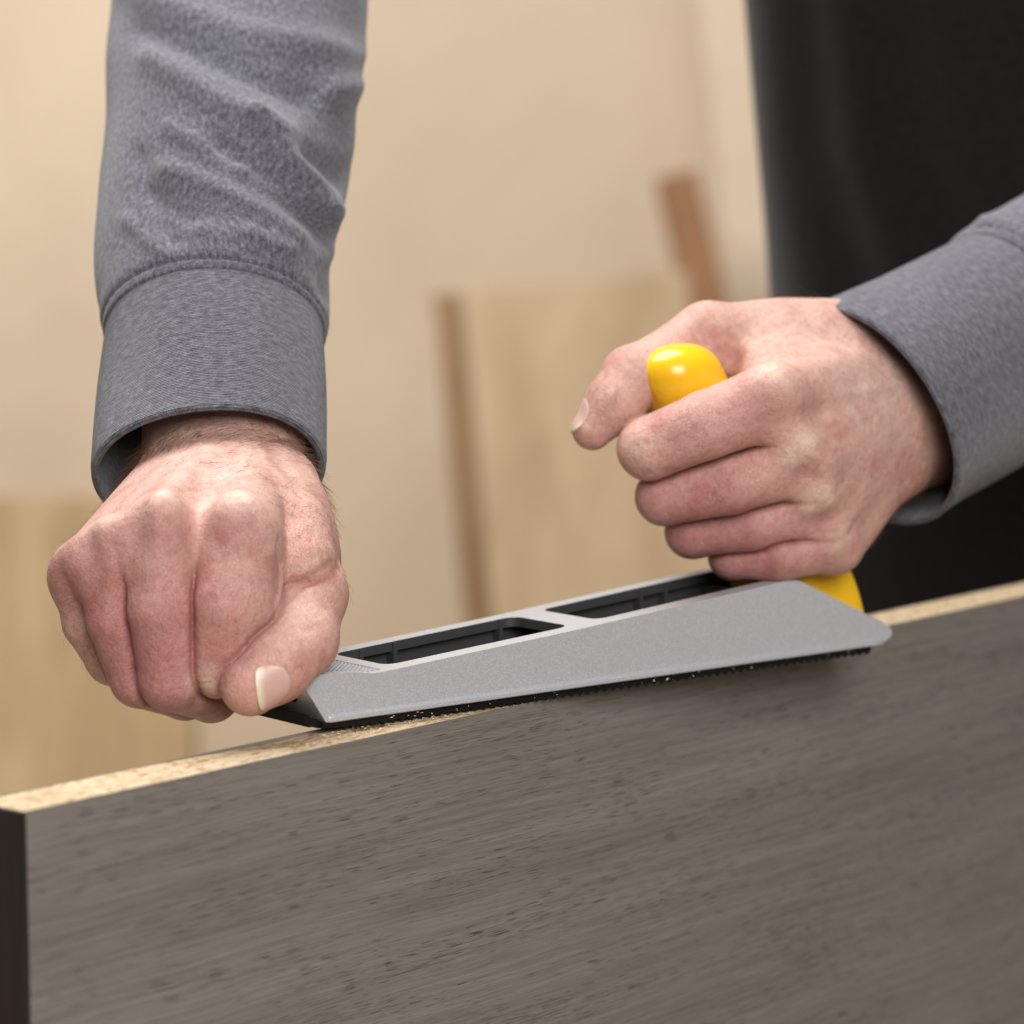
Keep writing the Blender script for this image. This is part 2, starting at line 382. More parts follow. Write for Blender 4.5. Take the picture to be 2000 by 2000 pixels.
def build_hand(fr, spec, h=0.6):
    J = fr.J
    palm = [(J(*a), J(*b), ra, rb) for a, b, ra, rb in spec['palm']]
    fingers = [[(J(*p[:3]), p[3]) for p in ch] for ch in spec['fingers']]
    thumb = [(J(*p[:3]), p[3]) for p in spec['thumb']]
    web = [(J(*q[0]), J(*q[1]), q[2], q[3], q[4] if len(q) > 4 else 7.0) for q in spec['web']]
    marks = []
    mcps = [f[0][0] for f in fingers]
    def f(P):
        d = None
        for a, b, ra, rb in palm:
            q = rcone(P, a, b, ra, rb); d = q if d is None else smin(d, q, spec.get('kpalm', 9))
        fd = None; d1 = np.full(len(P), 1e3); d2 = np.full(len(P), 1e3)
        for ch in fingers:
            c = None
            for (a, ra), (b, rb) in zip(ch[:-1], ch[1:]):
                q = rcone(P, a, b, ra, rb); c = q if c is None else smin(c, q, 1.4)
            fd = c if fd is None else smin(fd, c, 1.0)
            d2 = np.minimum(d2, np.maximum(d1, c)); d1 = np.minimum(d1, c)
        mk = poly_d(P, mcps)
        away = np.clip((mk - 9.0) / 8.0, 0, 1); away = away * away * (3 - 2 * away)
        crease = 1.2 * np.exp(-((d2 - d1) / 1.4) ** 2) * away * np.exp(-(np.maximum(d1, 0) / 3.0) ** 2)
        k = 1.4 + 8.0 * np.exp(-(mk / 13.0) ** 2)
        d = smin(d, fd, k) + crease
        t = None
        for (a, ra), (b, rb) in zip(thumb[:-1], thumb[1:]):
            q = rcone(P, a, b, ra, rb); t = q if t is None else smin(t, q, 3.5)
        for a, b, ra, rb, kw in web:
            d = smin(d, rcone(P, a, b, ra, rb), kw)
        kt = 1.3 + 10.0 * np.exp(-(np.sqrt(((P - thumb[0][0]) ** 2).sum(1)) / spec.get('thumb_blend', 30.0)) ** 2)
        far = np.clip((np.sqrt(((P - thumb[0][0]) ** 2).sum(1)) - 26.0) / 10.0, 0, 1)
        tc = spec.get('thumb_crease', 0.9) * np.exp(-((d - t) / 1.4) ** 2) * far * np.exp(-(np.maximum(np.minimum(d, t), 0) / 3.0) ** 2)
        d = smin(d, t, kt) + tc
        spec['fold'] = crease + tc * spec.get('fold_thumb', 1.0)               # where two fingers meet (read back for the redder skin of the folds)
        for pts, amp, sig in marks:
            A = np.array(pts); lo = A.min(0) - 2.6 * sig; hi = A.max(0) + 2.6 * sig
            mk = np.flatnonzero(((P > lo) & (P < hi)).all(1))
            if not len(mk): continue
            Q = P[mk]
            q = np.sqrt(((Q - pts[0]) ** 2).sum(1)) if len(pts) == 1 else poly_d(Q, pts)
            d[mk] -= amp * np.exp(-(q / sig) ** 2)
        return d
    def snap(p):                                 # lay a mark on the skin along its line of sight
        es = np.arange(54.0, -110.0, -0.7); a0 = J(p[0], p[1], 0.0); a1 = J(p[0], p[1], 1.0) - a0
        v = f(a0 + es[:, None] * a1); k = np.flatnonzero(v < 0)
        if not len(k) or abs(es[k[0]] - p[2]) > 26: return J(*p)
        return J(p[0], p[1], es[k[0]])
    spec['snap'] = snap
    done = [([snap(p) for p in pts], amp, sig) for pts, amp, sig in spec['marks']]
    spec['tones'] = [([snap(p) for p in pts], c, sg, am) for pts, c, sg, am in spec['tones']]
    marks.extend(done)
    V, F = polygonise(f, J(*spec['lo']), J(*spec['hi']), h)
    return V, F, f

def tint(V, Nn, J, tones, base):
    c = np.tile(np.array(base), (len(V), 1))
    for pts, col, sig, amt in tones:
        P = pts
        q = np.sqrt(((V - P[0]) ** 2).sum(1)) if len(P) == 1 else poly_d(V, P)
        w = (amt * np.exp(-(q / sig) ** 2))[:, None]
        c = c * (1 - w) + np.array(col) * w
    return c

def nail_patch(f, fr, tip, axis, normal, length, width, name, parent, lift=0.32):
    """a nail grown on the thumb: rays dropped on the skin, lifted in the middle, tucked under at the root and the sides"""
    a = axis / np.linalg.norm(axis); n = normal - a * (normal @ a); n /= np.linalg.norm(n); b = np.cross(n, a)
    ns, nt_ = 22, 18
    V = []; UV = []
    for i in range(ns):
        s = i / (ns - 1)
        for j in range(nt_):
            t = j / (nt_ - 1) * 2 - 1
            root = 1 - math.sqrt(max(0, 1 - 0.75 * t * t)); ss = s
            along = -length * (1 - ss) * (1 - 0.6 * root)
            along -= 0.27 * length * t * t * ss                     # rounded free edge
            half = width / 2 * (0.9 + 0.1 * math.sin(s * math.pi))
            ang = t * 1.05
            V.append(tip + a * along + b * (half * math.sin(ang) / math.sin(1.05)) + n * (-(1 - math.cos(ang)) * half * 0.75 + 12))
            UV.append((s, j / (nt_ - 1)))
    V = np.array(V); UV = np.array(UV)
    S = V.copy()
    dirs = np.tile(-n, (len(V), 1))
    for _ in range(30):
        S = S + dirs * np.clip(f(S), -1, 3)[:, None] * 0.8
    # smooth by blending to a best cylinder: average each row's lift
    s = UV[:, 0]; t = UV[:, 1] * 2 - 1
    lf = lift * np.clip(s / 0.25, -1, 1) * np.clip((1 - np.abs(t)) / 0.15, 0, 1) + 0.05 - 0.35 * np.clip((0.12 - s) / 0.12, 0, 1) - 0.3 * np.clip((np.abs(t) - 0.88) / 0.12, 0, 1)
    lf = lf + 0.25 * np.clip((s - 0.72) / 0.28, 0, 1)
    g = grad(f, S); g /= np.linalg.norm(g, axis=1)[:, None]
    T = S + g * lf[:, None]
    Bm = T - g * 0.32
    F = []
    for i in range(ns - 1):
        for j in range(nt_ - 1):
            q = i * nt_ + j
            F.append([q, q + 1, q + nt_ + 1, q + nt_]); o = ns * nt_
            F.append([o + q + nt_, o + q + nt_ + 1, o + q + 1, o + q])
    o = ns * nt_
    for j in range(nt_ - 1):
        q = (ns - 1) * nt_ + j; F.append([q, q + 1, o + q + 1, o + q])
        F.append([j + 1, j, o + j, o + j + 1])
    for i in range(ns - 1):
        q = i * nt_; F.append([q, q + nt_, o + q + nt_, o + q])
        q = i * nt_ + nt_ - 1; F.append([q + nt_, q, o + q, o + q + nt_])
    W = fr.world(np.concatenate([T, Bm]))
    return mesh_np(name, W, F, M_NAIL, parent, uv=np.concatenate([UV, UV]))

# ------------------------------------------------------------------ room behind
def on_z(u, v, z):
    d = FWD + RIGHT * ((u - 1000) / FPX) - UP * ((v - 1000) / FPX)
    return CAM + d * (z - CAM[2]) / d[2]
FLOOR_Z = -0.85
def box_mesh(name, c, ax, ay, az, mat, parent=None, bevel=0.0):
    """box about c with half-vectors ax, ay, az"""
    P = [c + i * ax + j * ay + k * az for k in (-1, 1) for j in (-1, 1) for i in (-1, 1)]
    F = [[0, 2, 3, 1], [4, 5, 7, 6], [0, 1, 5, 4], [2, 6, 7, 3], [0, 4, 6, 2], [1, 3, 7, 5]]
    o = mesh_np(name, np.array(P), F, mat, parent, smooth=False)
    if bevel:
        md = o.modifiers.new('bevel', 'BEVEL'); md.width = bevel; md.segments = 2
    return o
def structure(o): o['kind'] = 'structure'; return o
fc = MID + FH * 2.0; fc[2] = FLOOR_Z - 0.02
structure(box_mesh('floor', fc, RH_ * 5.5, FH * 3.4, Z * 0.02, M_FLOOR))
wc = CAM + FH * 5.3 + RH_ * 0.1; wc[2] = 0.45
structure(box_mesh('wall', wc, RH_ * 5.5, FH * 0.03, Z * 1.3, M_WALL))
def lean_board(name, u0, v0, u1, v1, depth, width, thick, mat, label, cat, edge=None, lean=0.0):
    """board resting on the floor: left edge runs from pixel (u0,v0) at the top towards (u1,v1)"""
    a = unproj(u0, v0, depth); b = unproj(u1, v1, depth - 0.05)
    d = (b - a) / np.linalg.norm(b - a)
    t = (FLOOR_Z - a[2]) / d[2]
    end = a + d * t; L = np.linalg.norm(end - a)
    side = RH_ - d * (RH_ @ d); side /= np.linalg.norm(side)
    nrm = np.cross(side, d); nrm /= np.linalg.norm(nrm)
    if nrm @ FH < 0: nrm = -nrm
    c = (a + end) / 2 + side * width / 2 + nrm * thick / 2
    if edge is None:
        o = box_mesh(name, c, side * width / 2, nrm * thick / 2, d * L / 2, mat, bevel=0.003)
        o['label'] = label; o['category'] = cat
        return o
    r = thing(name, end, label, cat)
    box_mesh('board', c + side * edge[1] / 2, side * (width - edge[1]) / 2, nrm * thick / 2, d * L / 2, mat, r, bevel=0.003)
    box_mesh('edge_strip', (a + end) / 2 + side * edge[1] / 2 + nrm * (thick / 2 - 0.002), side * edge[1] / 2, nrm * (thick / 2 + 0.004), d * (L / 2 - 0.002), edge[0], r)
    return r
lean_board('leaning_board', 846, 575, 905, 1200, 4.2, 0.36, 0.04, M_PLANK, 'wide pale board with a brown left edge leaning in the blurred background', 'board', (M_EDGEB, 0.038))
lean_board('pine_plank', -60, 968, -75, 1560, 3.9, 0.30, 0.04, M_PLANK2, 'yellowish pine plank standing behind the fist in the blurred background', 'plank')
lean_board('brown_lath', 1283, 345, 1345, 600, 4.6, 0.062, 0.05, M_BROWN, 'narrow dark brown lath leaning against the pale wall', 'lath')
lean_board('tall_board', 1352, -150, 1400, 300, 4.9, 0.5, 0.03, M_WALL, 'tall pale board behind the brown lath and dark shirt', 'board')

# ------------------------------------------------------------------ panel being planed
T = 0.0222
XL = -0.2
for _ in range(20): XL += (47 - project(np.array([XL, 0, 0]))[0]) / 3900.0
XL -= 0.0004
XL = float(XL); XR = XL + 1.15
panel = thing('furniture_panel', (XL, 0, FLOOR_Z), 'grey-brown oak laminate particle board panel standing on edge, planed along its raw top', 'panel')
rng = np.random.default_rng(4)
LAM = 0.0003
def grid_patch(xs, ys, zf):
    Xg, Yg = np.meshgrid(xs, ys, indexing='ij')
    P = np.stack([Xg, Yg, zf(Xg, Yg)], -1).reshape(-1, 3)
    n, m = len(xs), len(ys)
    i, j = np.meshgrid(np.arange(n - 1), np.arange(m - 1), indexing='ij')
    q = (i * m + j).ravel()
    return P, np.stack([q, q + m, q + m + 1, q + 1], 1)
hole = on_z(712, 1420, 0.0)
def lumps(Xg, Yg, n, sx, sy, amp, seed):
    r = np.random.default_rng(seed); out = np.zeros_like(Xg)
    for _ in range(n):
        cx, cy = r.uniform(Xg.min(), Xg.max()), r.uniform(Yg.min(), Yg.max())
        s1, s2 = sx * r.uniform(0.5, 1.6), sy * r.uniform(0.5, 1.6)
        i0 = np.searchsorted(Xg[:, 0], cx - 3 * s1); i1 = np.searchsorted(Xg[:, 0], cx + 3 * s1)
        out[i0:i1] += r.uniform(-amp, amp * 0.4) * np.exp(-((Xg[i0:i1] - cx) / s1) ** 2 - ((Yg[i0:i1] - cy) / s2) ** 2)
    return out
stain_mask = {}
def core_top(Xg, Yg):
    z = -0.00015 + lumps(Xg, Yg, 2600, 0.0012, 0.0006, 0.00028, 7)
    hx = (Xg - hole[0]) / 0.0080; hy = (Yg - hole[1]) / 0.0032
    r2 = hx ** 2 + hy ** 2 + 0.35 * np.sin(Xg * 2900) * np.cos(Yg * 2300)
    z -= 0.0040 * np.clip(1.15 - r2, 0, 1) ** 0.6 * (1 + 0.25 * np.sin(Xg * 5200 + Yg * 900))
    fx = on_z(520, 1447, 0)[0]
    z -= 0.0011 * np.exp(-((Xg - fx) / 0.03) ** 2) * np.clip((Yg - T * 0.45) / (T * 0.5), 0, 1)
    return z
xs = np.concatenate([np.arange(XL + 0.0012, XL + 0.40, 0.0006), np.linspace(XL + 0.4005, XR, 120)])
ys = np.linspace(LAM, T - LAM, 34)
P, F = grid_patch(xs, ys, core_top)
tone = np.ones((len(P), 3))
r2 = ((P[:, 0] - hole[0]) / 0.0085) ** 2 + ((P[:, 1] - hole[1]) / 0.0036) ** 2
wk = np.clip(1.3 - r2, 0, 1)[:, None]
tone = tone * (1 - wk) + np.array([0.40, 0.19, 0.08]) * wk
for (u, v, sx, sy, amt) in ((565, 1446, 0.006, 0.0035, 0.55), (500, 1460, 0.010, 0.003, 0.45), (618, 1430, 0.005, 0.002, 0.4), (425, 1478, 0.006, 0.002, 0.3), (60, 1556, 0.006, 0.003, 0.3), (95, 1550, 0.004, 0.003, 0.35)):
    q = on_z(u, v, 0)
    wn = amt * np.exp(-((P[:, 0] - q[0]) / sx) ** 2 - ((P[:, 1] - q[1]) / sy) ** 2) * (0.55 + 0.45 * rng.random(len(P)))
    tone = tone * (1 - wn[:, None]) + np.array([0.52, 0.30, 0.16]) * wn[:, None]
core_side = [[XL + 0.0012, LAM], [XR, LAM], [XR, T - LAM], [XL + 0.0012, T - LAM]]
nb0 = len(P)
bx = np.array([[x, y, z] for z in (FLOOR_Z, -0.0052) for x, y in core_side])
P2 = np.concatenate([P, bx])
F2 = np.concatenate([F, nb0 + np.array([[0, 3, 2, 1], [4, 5, 6, 7], [0, 1, 5, 4], [1, 2, 6, 5], [2, 3, 7, 6], [3, 0, 4, 7]])])
# skirts from the rough top down to the block
n, m = len(xs), len(ys)
mesh_np('core', P2, F2, M_CORE, panel, smooth=False, col=np.concatenate([tone, np.ones((8, 3))]))
for y0, y1 in ((0.0, LAM), (T - LAM, T)):
    box_mesh('laminate_sheet', np.array([(xs[0] + XR) / 2, (y0 + y1) / 2, (FLOOR_Z + 0.00004) / 2]), np.array([(XR - xs[0]) / 2, 0, 0]), np.array([0, (y1 - y0) / 2, 0]), np.array([0, 0, (0.00004 - FLOOR_Z) / 2]), M_LAM, panel)
box_mesh('edge_band', np.array([XL + 0.0005, T / 2, (FLOOR_Z - 0.0003) / 2]), np.array([0.0006, 0, 0]), np.array([0, T / 2 - 0.0001, 0]), np.array([0, 0, (-FLOOR_Z - 0.0003) / 2]), M_EDGE, panel)

# ------------------------------------------------------------------ the surface-forming plane
TO = np.array([-0.02242638, 0.01555313, 0.0]); TA = -0.20676733; TW = 44.5
TLv = np.array([math.cos(TA), math.sin(TA), 0]); TWv = np.array([-math.sin(TA), math.cos(TA), 0])
def TP(l, w_, z): return TO + TLv * (l / 1000) + TWv * (w_ / 1000) + Z * (z / 1000)
tool = thing('rasp_plane', TP(120, TW / 2, 0), 'silver metal rasp plane with yellow grip and black toothed blade on the panel edge', 'plane')
profile = [(0, 3.4), (-10.2, 18.6), (-9.6, 19.3), (-8.5, 19.4), (6, 18.9), (12.5, 18.4), (15.5, 17.8), (18, 17.4), (22, 17.4), (30, 18.0), (100, 22.9), (150, 27.0), (198, 31.0), (203, 31.4), (206.5, 31.3), (210, 30.4), (252, 11.6), (255.5, 9.6), (257, 7.6), (256.3, 5.6), (253, 4.2), (249, 3.4)]
def ztop(l):
    pts = profile[2:17]; return np.interp(l, [p[0] for p in pts], [p[1] for p in pts])
def prism(name, pts, w0, w1, origin):
    """polygon in (l, z), extruded across the tool"""
    n = len(pts)
    V = np.array([TP(l, w0, z) for l, z in pts] + [TP(l, w1, z) for l, z in pts]) - np.array(origin)
    F = [list(range(n)), list(range(2 * n - 1, n - 1, -1))] + [[(i + 1) % n, i, n + i, n + (i + 1) % n] for i in range(n)]
    me = bpy.data.meshes.new(name); me.from_pydata([tuple(v) for v in V], [], F); me.update()
    bm = bmesh.new(); bm.from_mesh(me); bmesh.ops.recalc_face_normals(bm, faces=bm.faces); bm.to_mesh(me); bm.free()
    o = bpy.data.objects.new(name, me); COL.objects.link(o); return o
def window_prism(l0, l1, w0, w1, r, z0, z1, origin):
    pts = []
    for cx, cy, a0 in ((l1 - r, w1 - r, 0), (l0 + r, w1 - r, 90), (l0 + r, w0 + r, 180), (l1 - r, w0 + r, 270)):
        for k in range(7):
            a = math.radians(a0 + 15 * k); pts.append((cx + r * math.cos(a), cy + r * math.sin(a)))
    n = len(pts)
    V = [tuple(TP(l, w_, z0) - np.array(origin)) for l, w_ in pts] + [tuple(TP(l, w_, z1) - np.array(origin)) for l, w_ in pts]
    F = [list(range(n - 1, -1, -1)), list(range(n, 2 * n))] + [[i, (i + 1) % n, n + (i + 1) % n, n + i] for i in range(n)]
    me = bpy.data.meshes.new('cut'); me.from_pydata(V, [], F); me.update()
    bm = bmesh.new(); bm.from_mesh(me); bmesh.ops.recalc_face_normals(bm, faces=bm.faces); bm.to_mesh(me); bm.free()
    o = bpy.data.objects.new('cut', me); COL.objects.link(o); return o
org = tool.location_total
body = prism('body', profile, 0, TW, org)
inner = [(4, 0), (-4.5, 12.5), (14, 13.2), (30, 14.6), (100, 19.4), (198, 27.3), (206, 27.3), (246, 9), (248, 0)]
cuts = [prism('cut', inner, 3.2, TW - 3.2, org),
        window_prism(29.5, 107, 7.2, TW - 6.4, 4.5, 5, 45, org),
        window_prism(119, 208, 7.2, TW - 6.4, 4.5, 5, 60, org),
        window_prism(-30, 24.5, 3.4, TW - 3.2, 1.2, 17.0, 40, org)]
for c in cuts:
    md = body.modifiers.new('cut', 'BOOLEAN'); md.operation = 'DIFFERENCE'; md.solver = 'EXACT'; md.object = c
bv = body.modifiers.new('bevel', 'BEVEL'); bv.width = 0.0007; bv.segments = 3; bv.limit_method = 'ANGLE'; bv.angle_limit = math.radians(28); bv.use_clamp_overlap = True
bv.harden_normals = False
dg = bpy.context.evaluated_depsgraph_get(); dg.update()
me = bpy.data.meshes.new_from_object(body.evaluated_get(dg))
body.modifiers.clear(); body.data = me
for c in cuts: bpy.data.objects.remove(c)
# lips along the foot of both walls
bm = bmesh.new(); bm.from_mesh(me)
def loft_bm(bm, rings, cap=True):
    vs = [[bm.verts.new(tuple(p)) for p in r] for r in rings]
    k = len(rings[0])
    for a, b_ in zip(vs[:-1], vs[1:]):
        for i in range(k): bm.faces.new([a[i], a[(i + 1) % k], b_[(i + 1) % k], b_[i]])
    if cap: bm.faces.new(vs[0][::-1]); bm.faces.new(vs[-1])
for sgn, wb in ((-1, 0.0), (1, TW)):
    def sec(l, s, top=6.0):
        return [TP(l, wb + sgn * x * s - sgn * 0.8 * (1 - s), z) - np.array(org) for x, z in ((-0.8, 3.5), (1.2, 3.45), (1.6, 3.8), (1.6, 4.9), (1.45, 5.2), (0.1, top - 0.05), (-0.1, top + 0.15), (-0.8, top + 0.5))]
    rr = [sec(0.4, 0.6), sec(1.6, 1.0)] + [sec(l, 1.0) for l in np.linspace(20, 246, 12)] + [sec(250, 0.75, 5.8), sec(253, 0.2, 5.6)]
    if sgn > 0: rr = [r[::-1] for r in rr]
    loft_bm(bm, rr)
bmesh.ops.recalc_face_normals(bm, faces=bm.faces)
bm.to_mesh(me); bm.free()
ndir0 = -(TLv * 15.2 + Z * 10.2); ndir0 /= np.linalg.norm(ndir0)
me.materials.clear(); me.materials.append(M_SILVER); me.materials.append(M_INSIDE)
TLa = np.array(org)
for p in me.polygons:                            # darker grey on the inside faces below the rim
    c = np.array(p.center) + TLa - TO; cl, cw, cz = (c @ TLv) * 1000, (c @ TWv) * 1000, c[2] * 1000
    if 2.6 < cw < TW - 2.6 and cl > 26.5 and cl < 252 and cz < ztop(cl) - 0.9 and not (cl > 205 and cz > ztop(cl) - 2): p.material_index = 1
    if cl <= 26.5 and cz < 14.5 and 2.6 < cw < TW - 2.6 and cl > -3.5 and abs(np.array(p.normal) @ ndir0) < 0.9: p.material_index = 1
me.polygons.foreach_set('use_smooth', np.ones(len(me.polygons), bool))
body.parent = tool.ob
md = body.modifiers.new('wn', 'WEIGHTED_NORMAL'); md.keep_sharp = True; md.weight = 80
try: me.set_sharp_from_angle(angle=math.radians(40))
except Exception: pass
# black blade: plate with a toothed edge on both long sides
bm = bmesh.new()
l0, l1, pitch = -2.0, 246.0, 3.75
def quad(*p): bm.faces.new([bm.verts.new(tuple(np.asarray(q) - np.array(org))) for q in p])
def bbox(la, lb, wa, wb, za, zb, sh=0.0):
    loft_bm(bm, [[TP(la, wa, za) - np.array(org), TP(la, wb, za) - np.array(org), TP(la, wb, zb) - np.array(org), TP(la, wa, zb) - np.array(org)],
                 [TP(lb + sh, wa, za) - np.array(org), TP(lb + sh, wb, za) - np.array(org), TP(lb, wb, zb) - np.array(org), TP(lb, wa, zb) - np.array(org)]])
bbox(l0, l1, 1.6, TW - 1.6, 1.5, 3.35)
def nose(l): return max(0.0, (12 - l) / 12.0) ** 2 * 1.2
rr = []
for l in np.arange(l0 + 1, l1 - 3, pitch):
    for row, (wa, wb) in enumerate(((0.6, 2.2), (TW - 2.2, TW - 0.6))):
        zl = 0.15 + nose(l)
        loft_bm(bm, [[TP(l, wa, 3.3) - np.array(org), TP(l, wb, 3.3) - np.array(org), TP(l, wb, 1.4) - np.array(org), TP(l, wa, 1.4) - np.array(org)],
                     [TP(l + pitch * 0.62, wa, 3.3) - np.array(org), TP(l + pitch * 0.62, wb, 3.3) - np.array(org), TP(l + pitch * 0.52, wb, zl) - np.array(org), TP(l + pitch * 0.52, wa, zl) - np.array(org)],
                     [TP(l + pitch, wa, 3.3) - np.array(org), TP(l + pitch, wb, 3.3) - np.array(org), TP(l + pitch, wb, 1.4) - np.array(org), TP(l + pitch, wa, 1.4) - np.array(org)]])
for l in np.arange(l0 + 3, l1 - 4, 5.2):        # rasp teeth of the sole
    for q, wq in enumerate(np.arange(4.2, TW - 4, 4.4)):
        ll = l + (q % 2) * 2.6; zl = 0.15 + nose(l)
        a, b_, c_, d_ = TP(ll - 1.3, wq - 1.1, 1.6), TP(ll + 1.0, wq - 1.1, 1.6), TP(ll + 1.0, wq + 1.1, 1.6), TP(ll - 1.3, wq + 1.1, 1.6)
        t1, t2 = TP(ll + 1.1, wq - 0.8, zl), TP(ll + 1.1, wq + 0.8, zl)
        quad(a, b_, t1); quad(d_, t2, c_); quad(a, t1, t2, d_); quad(b_, c_, t2, t1)
# turned-up front end of the blade with its hook
bbox(-5.5, -1.9, 1.8, TW - 1.8, 2.2, 4.4)
bbox(-7.0, -5.4, 1.8, TW - 1.8, 3.4, 6.2)
bmesh.ops.recalc_face_normals(bm, faces=bm.faces)
me = bpy.data.meshes.new('blade'); bm.to_mesh(me); bm.free(); me.materials.append(M_BLADE)
bl = bpy.data.objects.new('blade', me); link(bl, tool.ob)
# knurled thumb pad
V = []; F = []
Porg = np.array(org)
for l in np.arange(-7.6, 23.2, 2.0):
    for w_ in np.arange(4.8, TW - 4.2, 2.0):
        o_ = len(V); z0 = 16.95
        V += [TP(l - 0.95, w_ - 0.95, z0), TP(l + 0.95, w_ - 0.95, z0), TP(l + 0.95, w_ + 0.95, z0), TP(l - 0.95, w_ + 0.95, z0),
              TP(l - 0.25, w_ - 0.25, z0 + 0.85), TP(l + 0.25, w_ - 0.25, z0 + 0.85), TP(l + 0.25, w_ + 0.25, z0 + 0.85), TP(l - 0.25, w_ + 0.25, z0 + 0.85)]
        F += [[o_ + a for a in q] for q in ((0, 1, 5, 4), (1, 2, 6, 5), (2, 3, 7, 6), (3, 0, 4, 7), (4, 5, 6, 7))]
kp = mesh_np('knurled_pad', np.array(V), F, M_SILVER, tool, smooth=False); kp['kind'] = 'stuff'
# ribs inside the body
for l, w_ in ((41, 39.4), (55, 39.4), (101, 39.6), (178, 39.6), (166, 39.6)):
    c = TP(l, w_, 9 + 3 * l / 100)
    box_mesh('rib', c, TLv * 0.0008, TWv * 0.0021, Z * (0.0065 + 0.00004 * l), M_INSIDE, tool)
box_mesh('bulkhead', TP(199.5, TW / 2, 15), TLv * 0.001, TWv * (TW / 2 - 3.4) / 1000, Z * 0.0115, M_INSIDE, tool)
# screw on the nose
fn = np.array([-math.sin(math.atan2(15.2, -10.2)), 0, math.cos(math.atan2(15.2, -10.2))])
ndir = -(TLv * 15.2 + Z * 10.2); ndir /= np.linalg.norm(ndir)
sc_c = TP(-6.2, 13.0, 12.6) 
def lathe(name, c, axis, prof, mat, parent, seg=28, smooth=True):
    a = axis / np.linalg.norm(axis); x = np.cross(a, Z if abs(a[2]) < 0.9 else TLv); x /= np.linalg.norm(x); y = np.cross(a, x)
    V = []; F = []
    for r, h_ in prof:
        for k in range(seg):
            t = 2 * math.pi * k / seg; V.append(c + a * h_ / 1000 + (x * math.cos(t) + y * math.sin(t)) * r / 1000)
    for i in range(len(prof) - 1):
        for k in range(seg): F.append([i * seg + k, i * seg + (k + 1) % seg, (i + 1) * seg + (k + 1) % seg, (i + 1) * seg + k])
    F.append(list(range(seg - 1, -1, -1))); F.append([(len(prof) - 1) * seg + k for k in range(seg)])
    return mesh_np(name, np.array(V), F, mat, parent, smooth=smooth)
lathe('screw_recess', sc_c, ndir, [(4.6, -1.0), (4.6, 0.15), (4.2, 0.2)], M_BLADE, tool)
lathe('screw', sc_c, ndir, [(3.4, 0.2), (3.4, 1.4), (2.9, 2.0), (1.5, 2.2), (1.3, 1.4), (0.2, 1.3)], M_ZINC, tool)
# yellow grip: loft of rounded sections leaning forward
secs = [(231, 4.5, 22, 15, 7), (231, 12, 21.5, 15.5, 7), (228, 22, 20.5, 15, 6), (222, 32, 19, 14, 4.5), (211, 46, 17.5, 13.6, 3), (200, 62, 16.4, 13.8, 2.6),
        (188.5, 78, 16.2, 14.2, 2.5), (179, 93, 15.6, 13.8, 2.2), (171.0, 106, 15.8, 13.6, 2.1)]
# resample with a smooth curve, then a domed end
S = np.array(secs, float); ks = np.arange(len(secs)); kk = np.linspace(0, len(secs) - 1, 80)
def cr(x, xp, fp):
    i = np.clip(np.searchsorted(xp, x) - 1, 0, len(xp) - 2); t = x - xp[i]
    p0 = fp[np.maximum(i - 1, 0)]; p1 = fp[i]; p2 = fp[i + 1]; p3 = fp[np.minimum(i + 2, len(fp) - 1)]
    return 0.5 * (2 * p1 + (p2 - p0) * t + (2 * p0 - 5 * p1 + 4 * p2 - p3) * t * t + (3 * p1 - p0 - 3 * p2 + p3) * t ** 3)
SR = np.stack([cr(kk, ks, S[:, i]) for i in range(5)], 1)
ed = np.array([-3.5, 10.0]); ed /= np.linalg.norm(ed)
dome = [(171.0 + ed[0] * 11.5 * math.sin(a), 106 + ed[1] * 11.5 * math.sin(a), 15.8 * math.cos(a) ** 0.85 + 0.05, 13.6 * math.cos(a) ** 0.85 + 0.05, 2.15 - 0.1 * math.sin(a)) for a in np.linspace(0.08, 1.565, 30)]
SR = np.concatenate([SR, np.array(dome)])
V = []; F = []; SEG = 96
for i, (l, z, a, b_, e) in enumerate(SR):
    j0, j1 = max(i - 1, 0), min(i + 1, len(SR) - 1)
    tl, tz = SR[j1, 0] - SR[j0, 0], SR[j1, 1] - SR[j0, 1]; q = math.hypot(tl, tz); tl /= q; tz /= q
    tilt = min(1.0, i / 25.0) * (1 - 0.55 * max(0.0, min(1.0, (i - 45) / 30.0)))                   # sections turn from level to square across the axis
    px, pz = tz * tilt + (1 - tilt), -tl * tilt; q = math.hypot(px, pz); px /= q; pz /= q
    for k in range(SEG):
        t = 2 * math.pi * k / SEG; ct, st = math.cos(t), math.sin(t)
        sx = a * math.copysign(abs(ct) ** (2 / max(e, 2)), ct); sy = b_ * math.copysign(abs(st) ** (2 / max(e, 2)), st)
        if k in (0, SEG // 2): sx *= 0.978        # mould parting line
        V.append(TP(l + px * sx, TW / 2 + sy, z + pz * sx))
n_ = len(SR)
for i in range(n_ - 1):
    for k in range(SEG): F.append([i * SEG + k, i * SEG + (k + 1) % SEG, (i + 1) * SEG + (k + 1) % SEG, (i + 1) * SEG + k])
F.append(list(range(SEG - 1, -1, -1))); F.append([(n_ - 1) * SEG + k for k in range(SEG)])
mesh_np('handle', np.array(V), F, M_YEL, tool)
